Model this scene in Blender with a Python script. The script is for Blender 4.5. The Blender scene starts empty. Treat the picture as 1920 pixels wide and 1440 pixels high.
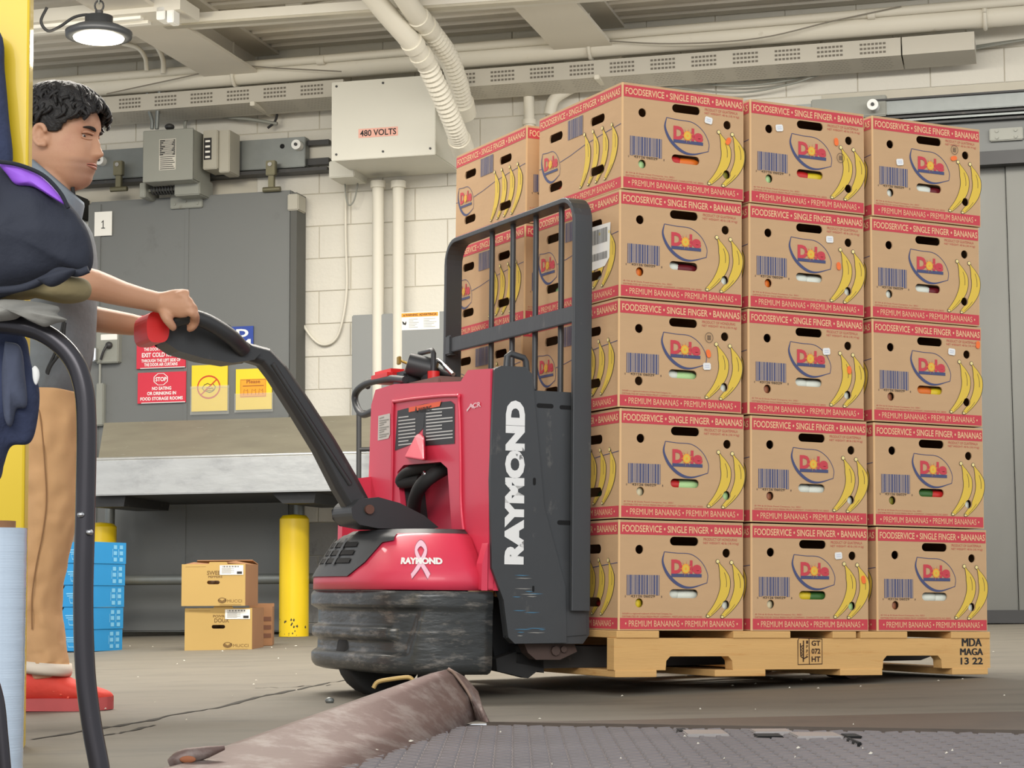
import bpy, bmesh, math, random
from mathutils import Vector, Matrix, noise
random.seed(7)
C = bpy.context.scene.collection
sc = bpy.context.scene

# ------------------------------------------------------------------ camera
FPX = 3871.0
PITCH, ROLL = 0.1033, -0.006
CAM = Vector((0, 0, 0.26))
def basis(yaw, pitch, roll):
    F = Vector((math.sin(yaw)*math.cos(pitch), math.cos(yaw)*math.cos(pitch), math.sin(pitch)))
    R0 = Vector((math.cos(yaw), -math.sin(yaw), 0)); U0 = R0.cross(F)
    R = R0*math.cos(roll) + U0*math.sin(roll); U = U0*math.cos(roll) - R0*math.sin(roll)
    return R, U, F
RW, UW, FW = basis(0, PITCH, ROLL)
cd = bpy.data.cameras.new('camera'); cam = bpy.data.objects.new('camera', cd); C.objects.link(cam)
cd.sensor_width = 36; cd.lens = FPX*36/1920; cd.clip_start = .05; cd.clip_end = 200
mcam = Matrix((RW, UW, -FW)).transposed().to_4x4(); mcam.translation = CAM
cam.matrix_world = mcam
sc.camera = cam

# ------------------------------------------------------------------ light
w = bpy.data.worlds.new('World'); sc.world = w; w.use_nodes = True
bg = w.node_tree.nodes['Background']; bg.inputs[0].default_value = (.93, .96, 1, 1); bg.inputs[1].default_value = .82
def area(name, loc, aim, sx, sy, power, col):
    l = bpy.data.lights.new(name, 'AREA'); l.shape = 'RECTANGLE'; l.size = sx; l.size_y = sy; l.energy = power; l.color = col
    o = bpy.data.objects.new(name, l); C.objects.link(o); o.location = loc
    o.rotation_euler = (Vector(aim)-Vector(loc)).to_track_quat('-Z', 'Y').to_euler(); return o
area('dock_daylight', (-1.5, -9, 6.0), (0.2, 9, 1.2), 12, 5, 1500, (1, .98, .95))
area('dock_lamps', (0.3, 9.3, 3.2), (0.3, 10.4, 0), 7, .6, 165, (1, .95, .87))
area('aisle_lamps', (-.9, 7.4, 3.22), (-.9, 7.2, 0), 4, .5, 240, (1, .95, .87))
sc.view_settings.view_transform = 'Standard'; sc.view_settings.look = 'None'
sc.view_settings.gamma = 1; sc.view_settings.use_curve_mapping = False
sc.view_settings.exposure = -0.02

# ------------------------------------------------------------------ frames of reference
def ray(u, v): return (RW*((u-960)/FPX) - UW*((v-720)/FPX) + FW)
def at(u, v, Y):
    d = ray(u, v); return CAM + d*((Y-CAM.y)/d.y)
# pallet truck + load stand in their own frame: x along the forks, y away, z up, origin = corner of lowest carton
SR, SU, SF = basis(.4504, .1033, .0103); SC = Vector((-2.6256, -4.7728, .0813))
QA = Matrix((RW, UW, FW)).transposed(); QB = Matrix((SR, SU, SF))
MS = (QA @ QB).to_4x4(); MS.translation = CAM - (QA @ QB) @ SC
MSI = MS.inverted()
def st(u, v, **k):
    o = MSI @ CAM; d = (MSI.to_3x3()) @ ray(u, v)
    (a, val), = k.items(); i = 'xyz'.index(a)
    return o + d*((val-o[i])/d[i])
# back wall frame: x along the wall, -y out of the wall, z up
TH = math.atan(.27)
MW = Matrix(((math.cos(TH), math.sin(TH), 0, 0), (-math.sin(TH), math.cos(TH), 0, 12.0), (0, 0, 1, 0), (0, 0, 0, 1)))
MWI = MW.inverted()
def wl(u, v, d=0.0):
    o = MWI @ CAM; r = MWI.to_3x3() @ ray(u, v)
    return o + r*((-d-o.y)/r.y)
def floor_z(x, y): return .0115*(y-5.5) + .015*x
def floor_at(u, v):
    d = ray(u, v)
    t = (.0115*(CAM.y-5.5)+.015*CAM.x-CAM.z)/(d.z-.0115*d.y-.015*d.x)
    return CAM+d*t

# ------------------------------------------------------------------ materials
def s2l(c):
    return tuple(((x/255)/12.92 if x/255 <= .04045 else ((x/255+.055)/1.055)**2.4) for x in c)+(1,)
MATS = {}
def mat(name, rgb, rough=.6, metal=0., var=.1, scale=6., bump=0., bscale=40., rgb2=None, thr=(.5, .7), s2=12., stretch=(1, 1, 1), spec=.5, coat=0, emit=0, alpha=1, trans=0):
    if name in MATS: return MATS[name]
    m = bpy.data.materials.new(name); m.use_nodes = True; MATS[name] = m
    nt = m.node_tree; n = nt.nodes; L = nt.links; b = n['Principled BSDF']
    col = s2l(rgb)
    tc = n.new('ShaderNodeTexCoord'); mp = n.new('ShaderNodeMapping'); mp.inputs['Scale'].default_value = stretch
    L.new(tc.outputs['Object'], mp.inputs[0])
    nz = n.new('ShaderNodeTexNoise'); nz.inputs['Scale'].default_value = scale; nz.inputs['Detail'].default_value = 5
    L.new(mp.outputs[0], nz.inputs['Vector'])
    mx = n.new('ShaderNodeMix'); mx.data_type = 'RGBA'
    mx.inputs[6].default_value = tuple(max(0, c*(1-var)) for c in col[:3])+(1,)
    mx.inputs[7].default_value = tuple(min(1, c*(1+var)) for c in col[:3])+(1,)
    L.new(nz.outputs['Fac'], mx.inputs[0]); out = mx.outputs[2]
    if rgb2 is not None:
        n2 = n.new('ShaderNodeTexNoise'); n2.inputs['Scale'].default_value = s2; n2.inputs['Detail'].default_value = 8
        n2.inputs['Roughness'].default_value = .7; L.new(mp.outputs[0], n2.inputs['Vector'])
        rp = n.new('ShaderNodeMapRange'); rp.inputs[1].default_value = thr[0]; rp.inputs[2].default_value = thr[1]
        L.new(n2.outputs['Fac'], rp.inputs[0])
        m2 = n.new('ShaderNodeMix'); m2.data_type = 'RGBA'; L.new(rp.outputs[0], m2.inputs[0]); L.new(out, m2.inputs[6])
        m2.inputs[7].default_value = s2l(rgb2); out = m2.outputs[2]
    L.new(out, b.inputs['Base Color'])
    b.inputs['Roughness'].default_value = rough; b.inputs['Metallic'].default_value = metal
    b.inputs['Specular IOR Level'].default_value = spec; b.inputs['Coat Weight'].default_value = coat
    b.inputs['Alpha'].default_value = alpha; b.inputs['Transmission Weight'].default_value = trans
    if emit: b.inputs['Emission Color'].default_value = col; b.inputs['Emission Strength'].default_value = emit
    if bump:
        nb = n.new('ShaderNodeTexNoise'); nb.inputs['Scale'].default_value = bscale; nb.inputs['Detail'].default_value = 4
        L.new(mp.outputs[0], nb.inputs['Vector'])
        bp = n.new('ShaderNodeBump'); bp.inputs['Strength'].default_value = bump; bp.inputs['Distance'].default_value = .01
        L.new(nb.outputs['Fac'], bp.inputs['Height']); L.new(bp.outputs[0], b.inputs['Normal'])
    return m

KRAFT = mat('kraft', (197, 161, 121), .85, var=.07, scale=9, bump=.05, bscale=25, stretch=(1, 1, 3))
KRAFT_IN = mat('kraft_inside', (120, 92, 62), .9)
REDP = mat('red_print', (200, 68, 78), .8, var=.05)
BLUEP = mat('blue_print', (74, 80, 116), .8, var=.05)
GREYP = mat('grey_print', (168, 150, 138), .8, var=.05)
YELP = mat('yellow_print', (222, 188, 74), .8, var=.06)
ORGP = mat('orange_print', (240, 160, 60), .8)
INKP = mat('dark_print', (70, 62, 58), .8)
KRAFTP = mat('kraft_lettering', (232, 186, 142), .8, var=.04)
WHITE = mat('white_paint', (232, 232, 228), .6, var=.03)
PAPER = mat('paper', (236, 234, 226), .7, var=.03)
INK = mat('ink', (38, 36, 36), .7)
WALLM = mat('wall_paint', (214, 210, 198), .75, var=.06, scale=3, bump=.25, bscale=45, rgb2=(180, 172, 152), thr=(.62, .8), s2=2.5)
WALLD = mat('wall_grey_paint', (150, 149, 145), .75, var=.12, scale=5, bump=.25, bscale=45, rgb2=(100, 98, 96), thr=(.55, .75), s2=6)
MORTAR = mat('mortar', (200, 194, 178), .9)
CREAM = mat('cream_paint', (214, 209, 194), .55, var=.05, scale=4, rgb2=(172, 162, 140), thr=(.63, .8), s2=7)
CREAMB = mat('cream_metal_box', (208, 206, 194), .5, var=.03, rgb2=(150, 142, 126), thr=(.71, .78), s2=9)
DECK = mat('deck_paint', (212, 206, 192), .6, var=.08, scale=3, rgb2=(150, 142, 126), thr=(.62, .85), s2=4)
GREYD = mat('grey_door', (108, 110, 108), .55, var=.05, scale=2, rgb2=(90, 90, 88), thr=(.6, .8), s2=3)
GREYB = mat('grey_box', (140, 141, 132), .5, var=.06, rgb2=(112, 108, 95), thr=(.62, .78), s2=8)
GREYP2 = mat('grey_panel', (134, 136, 134), .5, var=.03)
GALV = mat('galvanised', (128, 132, 130), .45, .6, var=.12, scale=14)
STEEL = mat('stainless', (206, 206, 202), .36, .8, var=.16, scale=5, bump=.25, bscale=5, stretch=(1, 1, 3), rgb2=(178, 178, 176), thr=(.5, .75), s2=4)
STEELW = mat('stainless_worn', (166, 160, 142), .42, .6, var=.2, scale=4, rgb2=(190, 186, 170), thr=(.62, .7), s2=14, stretch=(1, 1, 6))
STEELP = mat('steel_sheet', (108, 108, 103), .5, .45, var=.3, scale=2.2, bump=.15, bscale=5, stretch=(1, 1, .3))
DARKST = mat('dark_steel', (62, 62, 62), .5, .4, var=.2, rgb2=(96, 92, 86), thr=(.62, .75), s2=15)
TRBLACK = mat('truck_black', (66, 68, 70), .42, .15, var=.16, scale=5, rgb2=(108, 106, 102), thr=(.62, .78), s2=14, stretch=(1, 1, .6), bump=.12, bscale=20)
TRPLAST = mat('truck_plastic', (52, 54, 56), .45, 0, var=.15, rgb2=(80, 80, 80), thr=(.62, .8), s2=12)
BUMPER = mat('bumper_worn', (66, 68, 68), .3, .3, var=.3, scale=8, rgb2=(140, 134, 126), thr=(.52, .72), s2=11, stretch=(1, 1, 3.5), bump=.22, bscale=14)
TRRED = mat('truck_red', (219, 62, 88), .42, 0, var=.06, scale=4, rgb2=(160, 62, 74), thr=(.66, .85), s2=6, coat=.15)
RED = mat('signal_red', (226, 44, 44), .4, var=.05)
DARK = mat('dark_void', (14, 14, 15), .9, var=0)
RUBBER = mat('rubber', (38, 38, 38), .75)
WOOD = mat('pallet_wood', (212, 168, 106), .8, var=.12, scale=5, rgb2=(196, 142, 80), thr=(.55, .72), s2=7, stretch=(.5, 1, 6), bump=.1)
WOODD = mat('pallet_wood_dark', (176, 132, 80), .85, var=.15, scale=5, stretch=(1, .5, 6))
STAMP = mat('stamp_ink', (58, 34, 20), .8)
YELLOW = mat('yellow_paint', (226, 192, 8), .4, var=.05, rgb2=(206, 168, 20), thr=(.66, .8), s2=5, coat=.2)
SKIN = mat('skin', (202, 154, 124), .5, var=.07, scale=12, rgb2=(190, 132, 108), thr=(.55, .9), s2=9, bump=.04, bscale=120)
BLKTUBE = mat('black_tube', (62, 60, 64), .28, .55, var=.15, rgb2=(110, 106, 104), thr=(.68, .74), s2=20)
CHROME = mat('chrome', (200, 200, 200), .2, 1.)
LINEN = mat('grey_rag', (158, 156, 148), .95, var=.12, scale=14, bump=.3, bscale=30)

# ------------------------------------------------------------------ mesh builder
class MB:
    def __init__(s): s.v = []; s.f = []; s.m = []; s.sm = []
    def add(s, vs, fs, mi=0, smooth=False):
        o = len(s.v); s.v += [Vector(p) for p in vs]
        for f in fs: s.f.append(tuple(i+o for i in f)); s.m.append(mi); s.sm.append(smooth)
        return s
    def box(s, a, b, mi=0, M=None):
        x0, y0, z0 = a; x1, y1, z1 = b
        vs = [Vector(p) for p in ((x0,y0,z0),(x1,y0,z0),(x1,y1,z0),(x0,y1,z0),(x0,y0,z1),(x1,y0,z1),(x1,y1,z1),(x0,y1,z1))]
        if M: vs = [M @ p for p in vs]
        return s.add(vs, [(0,3,2,1),(4,5,6,7),(0,1,5,4),(1,2,6,5),(2,3,7,6),(3,0,4,7)], mi)
    def bbox(s, a, b, bev=.004, mi=0):
        bm = bmesh.new(); bmesh.ops.create_cube(bm, size=1)
        for v in bm.verts: v.co = Vector((a[i]+(b[i]-a[i])*(v.co[i]+.5) for i in range(3)))
        bmesh.ops.bevel(bm, geom=bm.edges[:], offset=bev, segments=2, affect='EDGES')
        bm.verts.index_update(); s.add([v.co.copy() for v in bm.verts], [tuple(v.index for v in f.verts) for f in bm.faces], mi, False); bm.free(); return s
    def tube(s, pts, r, n=10, mi=0, cap=True, smooth=True):
        pts = [Vector(p) for p in pts]; k = len(pts); rs = r if isinstance(r, (list, tuple)) else [r]*k
        vs = []; up = None
        for i, p in enumerate(pts):
            t = (pts[min(i+1, k-1)]-pts[max(i-1, 0)]).normalized()
            if up is None: up = t.orthogonal().normalized()
            else: up = (up - t*up.dot(t)).normalized()
            q = t.cross(up)
            for j in range(n):
                a = 2*math.pi*j/n; vs.append(p + (up*math.cos(a)+q*math.sin(a))*rs[i])
        fs = [(i*n+j, i*n+(j+1) % n, (i+1)*n+(j+1) % n, (i+1)*n+j) for i in range(k-1) for j in range(n)]
        s.add(vs, fs, mi, smooth)
        if cap: s.add(vs[:n], [tuple(reversed(range(n)))], mi); s.add(vs[-n:], [tuple(range(n))], mi)
        return s
    def cyl(s, a, b, r, n=16, mi=0): return s.tube([a, b], r, n, mi)
    def prism(s, poly, f0, f1, mi=0):
        n = len(poly); vs = [f0(p) for p in poly]+[f1(p) for p in poly]
        s.add(vs, [tuple(range(n)), tuple(reversed(range(n, 2*n)))], mi)
        s.add(vs, [(i, i+n, (i+1) % n+n, (i+1) % n) for i in range(n)], mi); return s
    def loft(s, rings, mi=0, smooth=True, cap=True, close=True):
        n = len(rings[0]); vs = [p for r in rings for p in r]; k = len(rings)
        J = range(n if close else n-1)
        s.add(vs, [(i*n+j, i*n+(j+1) % n, (i+1)*n+(j+1) % n, (i+1)*n+j) for i in range(k-1) for j in J], mi, smooth)
        if cap: s.add(rings[0], [tuple(reversed(range(n)))], mi); s.add(rings[-1], [tuple(range(n))], mi)
        return s
    def sphere(s, c, r, mi=0, n=14, k=9):
        c = Vector(c); rr = r if isinstance(r, (tuple, list)) else (r, r, r)
        rings = [[c+Vector((rr[0]*math.sin(a)*math.cos(2*math.pi*j/n), rr[1]*math.sin(a)*math.sin(2*math.pi*j/n), -rr[2]*math.cos(a))) for j in range(n)] for a in [math.pi*(i+.02)/(k+.04) for i in range(k+1)]]
        return s.loft(rings, mi)
    def mesh(s, name, mats):
        me = bpy.data.meshes.new(name); me.from_pydata(s.v, [], s.f)
        for m in (mats if isinstance(mats, (list, tuple)) else [mats]): me.materials.append(m)
        me.polygons.foreach_set('material_index', s.m); me.polygons.foreach_set('use_smooth', s.sm); me.update()
        bm = bmesh.new(); bm.from_mesh(me); bmesh.ops.recalc_face_normals(bm, faces=bm.faces[:]); bm.to_mesh(me); bm.free()
        return me
    def build(s, name, mats, parent=None, M=None, loc=None):
        return link(name, s.mesh(name, mats), parent, M, loc)
def link(name, me, parent=None, M=None, loc=None):
    o = bpy.data.objects.new(name, me); C.objects.link(o)
    if parent: o.parent = parent
    if M is not None: o.matrix_basis = M
    if loc is not None: o.matrix_basis = o.matrix_basis @ Matrix.Translation(loc)
    return o
def tag(o, label, cat, group=None, kind=None):
    o['label'] = label; o['category'] = cat
    if group: o['group'] = group
    if kind: o['kind'] = kind
    return o
def struct(o, label=None):
    o['kind'] = 'structure'
    if label: o['label'] = label
    return o
def thing(name, label, cat, M=None, loc=(0, 0, 0), group=None):
    o = bpy.data.objects.new(name, None); C.objects.link(o); o.empty_display_size = .1
    o.matrix_basis = (M if M is not None else Matrix()) @ Matrix.Translation(loc)
    return tag(o, label, cat, group)
def bevel(o, w=.003, seg=2):
    m = o.modifiers.new('bevel', 'BEVEL'); m.width = w; m.segments = seg; m.limit_method = 'ANGLE'; return o
def subsurf(o, n=1):
    m = o.modifiers.new('subsurf', 'SUBSURF'); m.levels = n; m.render_levels = n; return o
def bez(pts, k=8):
    "smooth Catmull-Rom path through points"
    P = [Vector(p) for p in pts]; P = [P[0]*2-P[1]]+P+[P[-1]*2-P[-2]]; out = []
    for i in range(1, len(P)-2):
        for j in range(k):
            t = j/k; a, b, c_, d = P[i-1:i+3]
            out.append(.5*((2*b)+(c_-a)*t+(2*a-5*b+4*c_-d)*t*t+(3*b-a-3*c_+d)*t**3))
    out.append(P[-2]); return out
_DG = []
def curve_mesh(cu):
    o = bpy.data.objects.new('tmp', cu); C.objects.link(o)
    dg = bpy.context.evaluated_depsgraph_get(); e = o.evaluated_get(dg); me = e.to_mesh()
    vs = [v.co.copy() for v in me.vertices]; fs = [tuple(p.vertices) for p in me.polygons]
    e.to_mesh_clear(); bpy.data.objects.remove(o); bpy.data.curves.remove(cu)
    return vs, fs
_TX = {}
def text2d(s, bold=0.0):
    "flat letters, normalised to x 0..1, y 0..1; also the aspect of the block"
    if (s, bold) in _TX: return _TX[s, bold]
    cu = bpy.data.curves.new('t', 'FONT'); cu.body = s; cu.size = 1; cu.resolution_u = 3; cu.offset = bold; cu.fill_mode = 'FRONT'
    vs, fs = curve_mesh(cu)
    x0 = min(v.x for v in vs); x1 = max(v.x for v in vs); y0 = min(v.y for v in vs); y1 = max(v.y for v in vs)
    r = ([((v.x-x0)/(x1-x0), (v.y-y0)/(y1-y0)) for v in vs], fs, (x1-x0)/(y1-y0)); _TX[s, bold] = r; return r
def text(mb, s, put, x0, y0, x1, y1, mi=0, bold=0.0, lift=0.0, rot=0):
    "fit lettering in the rectangle x0..x1 / y0..y1 of a surface given by put(a, b, lift)"
    vs, fs, _ = text2d(s, bold)
    if rot == 90: vs = [(1-b, a) for a, b in vs]
    mb.add([put(x0+a*(x1-x0), y0+b*(y1-y0), lift) for a, b in vs], fs, mi)
def rect(mb, put, x0, y0, x1, y1, mi=0, lift=0.0):
    mb.add([put(x0, y0, lift), put(x1, y0, lift), put(x1, y1, lift), put(x0, y1, lift)], [(0, 1, 2, 3)], mi)
def poly(mb, put, pts, mi=0, lift=0.0): mb.add([put(a, b, lift) for a, b in pts], [tuple(range(len(pts)))], mi)
def stroke(mb, put, pts, w, mi=0, lift=0.0, closed=False):
    "a ribbon along 2-d points; w may be a list"
    n = len(pts); ws = w if isinstance(w, (list, tuple)) else [w]*n; vs = []
    for i, p in enumerate(pts):
        a = pts[(i-1) % n if closed else max(i-1, 0)]; b = pts[(i+1) % n if closed else min(i+1, n-1)]
        dx, dy = b[0]-a[0], b[1]-a[1]; l = math.hypot(dx, dy) or 1
        vs += [put(p[0]-dy/l*ws[i]/2, p[1]+dx/l*ws[i]/2, lift), put(p[0]+dy/l*ws[i]/2, p[1]-dx/l*ws[i]/2, lift)]
    k = n if closed else n-1
    mb.add(vs, [(2*i, 2*i+1, 2*((i+1) % n)+1, 2*((i+1) % n)) for i in range(k)], mi)
def ell(cx, cy, rx, ry, n=24, a0=0, a1=2*math.pi): return [(cx+rx*math.cos(a0+(a1-a0)*i/n), cy+ry*math.sin(a0+(a1-a0)*i/n)) for i in range(n+(0 if a1-a0 > 6.28 else 1))]
def stadium(cx, cy, w, h, n=7):
    r = h/2; q = []
    for i in range(n+1): a = -math.pi/2+math.pi*i/n; q.append((cx+w/2-r+r*math.cos(a), cy+r*math.sin(a)))
    for i in range(n+1): a = math.pi/2+math.pi*i/n; q.append((cx-w/2+r+r*math.cos(a), cy+r*math.sin(a)))
    return q
def holed(outer, holes, thick):
    "plate with cut-outs: returns verts (x, y, z in 0..thick) and faces"
    cu = bpy.data.curves.new('h', 'CURVE'); cu.dimensions = '2D'; cu.fill_mode = 'BOTH'; cu.extrude = thick/2
    for lp in [outer]+holes:
        sp = cu.splines.new('POLY'); sp.points.add(len(lp)-1); sp.use_cyclic_u = True
        for p, q in zip(sp.points, lp): p.co = (q[0], q[1], 0, 1)
    vs, fs = curve_mesh(cu); return [Vector((v.x, v.y, v.z+thick/2)) for v in vs], fs
# ================================================================== THE SETTING
CONC = mat('concrete_floor', (113, 107, 95), .7, var=.16, scale=1.6, rgb2=(86, 81, 73), thr=(.5, .8), s2=2.2, stretch=(1, 3, 1), bump=.12, bscale=30)
mb = MB()
NX, NY = 24, 24
def fx(i): return -5+i*10/NX
def fy(j): return 4.55+j*(14-4.55)/NY
mb.add([(fx(i), fy(j), floor_z(fx(i), fy(j))) for j in range(NY+1) for i in range(NX+1)], [(j*(NX+1)+i, j*(NX+1)+i+1, (j+1)*(NX+1)+i+1, (j+1)*(NX+1)+i) for j in range(NY) for i in range(NX)])
# the near part of the floor, left of the dock plate
k0 = floor_at(400, 1452); k1 = floor_at(862, 1335); k1 = k1+(k0-k1)*((k1.y-4.55)/(k1.y-k0.y)); k0 = k0+(k0-k1)*1.0
mb.add([(-5, k0.y, floor_z(-5, k0.y)), (k0.x, k0.y, floor_z(k0.x, k0.y)), (k1.x, k1.y, floor_z(k1.x, k1.y)), (-.05, 4.55, floor_z(-.05, 4.55)), (-5, 4.55, floor_z(-5, 4.55))], [(0, 1, 2, 3, 4)])
floor = struct(mb.build('floor', CONC))
# cracks in the concrete
CRK = mat('crack_dark', (58, 54, 47), .9)
def crack(pts, wd):
    P = []
    for i in range(len(pts)-1):
        a, b = pts[i], pts[i+1]
        for k in range(6): P.append((a[0]+(b[0]-a[0])*k/6+random.uniform(-2, 2), a[1]+(b[1]-a[1])*k/6+random.uniform(-1.2, 1.2)))
    P.append(pts[-1]); Q = [floor_at(*p) for p in P]
    m = MB(); stroke(m, lambda a, b, l: Vector((a, b, floor_z(a, b)+.0012)), [(q.x, q.y) for q in Q], [wd*random.uniform(.4, 1.6) for _ in Q])
    m.build('floor_crack', CRK, floor)
crack([(60, 1388), (190, 1366), (270, 1354), (330, 1340), (420, 1325), (480, 1308), (560, 1292), (650, 1275)], .016)
crack([(190, 1382), (240, 1372), (290, 1360)], .01)
crack([(480, 1290), (560, 1288), (620, 1284)], .008)

# ---- back wall: painted concrete blocks
core = MB(); core.box((-4.6, 0, -.3), (4.2, .25, 4.2))
wall = struct(core.build('wall_back', MORTAR, M=MW))
BL, BH = .405, .1985
zc0 = wl(590, 425, 0).z; zc0 -= math.floor((zc0+.3)/BH)*BH
s_joint = wl(598, 700, 0).x
bm_ = bmesh.new(); bmesh.ops.create_cube(bm_, size=1)
for v in bm_.verts: v.co = Vector((v.co.x*(BL-.004), (v.co.y-.5)*.02+.013, v.co.z*(BH-.004)))
bmesh.ops.bevel(bm_, geom=[e for e in bm_.edges if all(v.co.y < 0 for v in e.verts)], offset=.003, segments=1, affect='EDGES')
blk = bpy.data.meshes.new('block'); bm_.to_mesh(blk); bm_.free(); blk.materials.append(WALLM)
blk2 = blk.copy(); blk2.materials[0] = WALLD
dl, dr, dt = wl(165, 400).x, wl(548, 400).x, wl(350, 340).z
rl, rt = wl(1480, 230).x, wl(1700, 178).z
z_grey = wl(600, 985).z
zl = wl(960, 118, 0).z
row = 0
while zc0+row*BH < 3.6:
    z = zc0+row*BH+BH/2; off = (BL/2 if row % 2 else 0)
    for i in range(-12, 12):
        s = s_joint+off+i*BL
        if s < -3.8 or s > 3.7 or z < 0: continue
        if dl+.1 < s < dr-.28 and z < dt: continue
        if s < dl-1.3 and z < dt-.1: continue
        if rl+.3 < s < 2.9 and z < rt-.05: continue
        o = link('block', blk2 if z < z_grey else blk, wall, loc=(s, random.uniform(-.001, .001), z))
    row += 1
# a bare block end wall that shuts the dock on the left, out of the picture
# ---- ceiling: corrugated roof deck running along the wall
zc = wl(700, 112, .02).z+.1
mb = MB(); prof = []; d = -.1; per = .152
while d < 7.2:
    prof += [(d, 0), (d+.075, 0), (d+.09, .028), (d+.135, .028)]; d += per
    prof += []
rings = [[Vector((s, -p[0], zc+p[1])) for p in prof] for s in (-4.6, 4.2)]
mb.loft(rings, 0, False, False, False)
ceil = struct(mb.build('ceiling', DECK, M=MW))
sol = ceil.modifiers.new('thick', 'SOLIDIFY'); sol.thickness = .004
# ---- roof beams, running out from the wall
def beam(n, u, v, wd=.2, hh=.22):
    p = wl(u, v, .05); m = MB(); x = p.x; z0 = zc-hh
    m.box((x-wd/2, -6.5, z0), (x+wd/2, 0.02, z0+.02)); m.box((x-.01, -6.5, z0+.02), (x+.01, .02, zc-.02)); m.box((x-wd/2, -6.5, zc-.02), (x+wd/2, .02, zc-.001))
    return struct(m.build('roof_beam', DECK, M=MW), n)
beam('painted steel roof beam above the cold room door', 470, 112, .34)
beam('painted steel roof beam above the stack of cartons', 1115, 60, .34)

# ---- cold room door (left)
d1 = .16
p0 = wl(168, 373, d1); p1 = wl(546, 362, d1); zb = floor_z(*(MW @ Vector((p0.x, -d1, 0))).xy)+.03; zt = (p0.z+p1.z)/2
door1 = bpy.data.objects.new('door_1', None); C.objects.link(door1); door1.matrix_basis = MW; struct(door1, 'tall grey sliding cold room door hung from an overhead track')
m = MB(); m.bbox((p0.x, -d1, zb), (p1.x, -.03, zt), .008); m.build('door_panel', GREYD, door1)
sx = wl(348, 700, d1).x
m = MB(); m.box((sx-.012, -d1-.004, zb+.01), (sx+.012, -d1+.002, zt-.05)); m.build('seam_strip', GREYD, door1)
sx2 = wl(187, 600, d1).x
m = MB(); m.box((p0.x-.002, -d1-.008, zb+.01), (sx2, -d1+.002, zt-.02)); m.build('edge_trim', GREYD, door1)
m = MB(); m.box((p1.x, -d1-.01, zb), (p1.x+.04, -.02, zt-.02)); m.build('door_gasket', mat('gasket', (84, 84, 80), .7), door1)
q = wl(350, 376, d1)
m = MB(); m.bbox((q.x-.1, -d1-.02, q.z-.05), (q.x+.11, -d1, q.z+.04), .004)
for a in (-.07, .0, .08): m.cyl((q.x+a, -d1-.026, q.z-.01-abs(a)*.2), (q.x+a, -d1-.018, q.z-.01-abs(a)*.2), .008, 8)
m.build('bracket_plate', GREYB, door1)
# bare reveal left of the door, dark rubber bumper
m = MB(); a = wl(140, 380, .05); b_ = wl(166, 420, .05); m.bbox((a.x+.03, -.2, a.z-.12), (b_.x-.005, -.02, a.z+.02), .01); m.build('door_stop', RUBBER, door1)
# door track
t = thing('door_track', 'dark steel overhead track with rollers above the grey cold room door', 'door track', MW, (0, 0, 0))
a = wl(150, 290, .1); b_ = wl(572, 260, .1)
m = MB(); m.bbox((a.x-.3, -.1, wl(480, 318, .1).z), (b_.x, -.02, wl(480, 262, .1).z), .004); m.build('track_plate', GALV, t)
m = MB(); zz = wl(480, 327, .12).z; m.box((a.x-.3, -.13, zz), (wl(616, 310, .1).x, -.02, zz+.02)); zz2 = wl(600, 262, .06).z
xe = wl(616, 280, .06).x; m.box((b_.x, -.06, zz+.05), (xe, -.02, zz+.09)); m.box((b_.x, -.06, zz2-.03), (xe, -.02, zz2)); m.build('track_rail', DARKST, t)
for u, v in ((557, 272), (188, 301)):
    q = wl(u, v, .13); m = MB(); m.cyl((q.x, -.15, q.z), (q.x, -.1, q.z), .03, 18); m.cyl((q.x, -.16, q.z), (q.x, -.15, q.z), .01, 10, 1); m.build('roller', [WHITE, DARKST], t)
q = wl(527, 273, .12); m = MB(); m.cyl((q.x, -.102, q.z), (q.x, -.099, q.z), .015, 14); m.build('bolt_hole', DARK, t)
for u in (224, 510):
    q = wl(u, 330, .16); m = MB()
    m.bbox((q.x-.03, -.19, q.z-.0), (q.x+.03, -.15, q.z+.09), .004); m.cyl((q.x, -.2, q.z+.065), (q.x, -.19, q.z+.065), .013, 10, 1)
    m.bbox((q.x-.018, -.18, q.z-.08), (q.x+.018, -.15, q.z), .003); m.cyl((q.x-.05, -.175, q.z-.085), (q.x+.06, -.175, q.z-.085), .016, 10)
    m.build('hanger', [mat('brass_old', (118, 114, 92), .5, .6, var=.2), CHROME], t)

# ---- steel door (right)
door2 = bpy.data.objects.new('door_2', None); C.objects.link(door2); door2.matrix_basis = MW; struct(door2, 'brushed sheet steel sliding door right of the carton stack')
a = wl(1560, 312, .12); b_ = wl(2020, 312, .12); zb2 = floor_z(*(MW @ Vector((b_.x, -.12, 0))).xy)
zt2 = wl(1880, 312, .12).z
sx = wl(1896, 700, .12).x
m = MB(); m.bbox((a.x, -.12, zb2+.03), (sx, -.02, zt2), .004); m.build('door_panel', STEELP, door2)
m = MB(); m.bbox((sx+.004, -.135, zb2+.03), (b_.x+.3, -.02, zt2), .004); m.build('door_panel', STEELP, door2)
m = MB(); m.box((a.x, -.14, zb2), (b_.x+.3, -.02, zb2+.07)); m.build('threshold_rail', DARKST, door2)
m = MB(); z1 = wl(1850, 310, .2).z; z2 = wl(1850, 285, .2).z; m.box((wl(1300, 300).x, -.22, z1), (b_.x+.3, -.1, z2)); m.build('dark_header', DARKST, door2)
m = MB(); m.bbox((wl(1500, 300).x, -.2, z2), (b_.x+.3, -.02, wl(1880, 226, .2).z), .004); m.build('header_panel', GREYD, door2)
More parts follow.
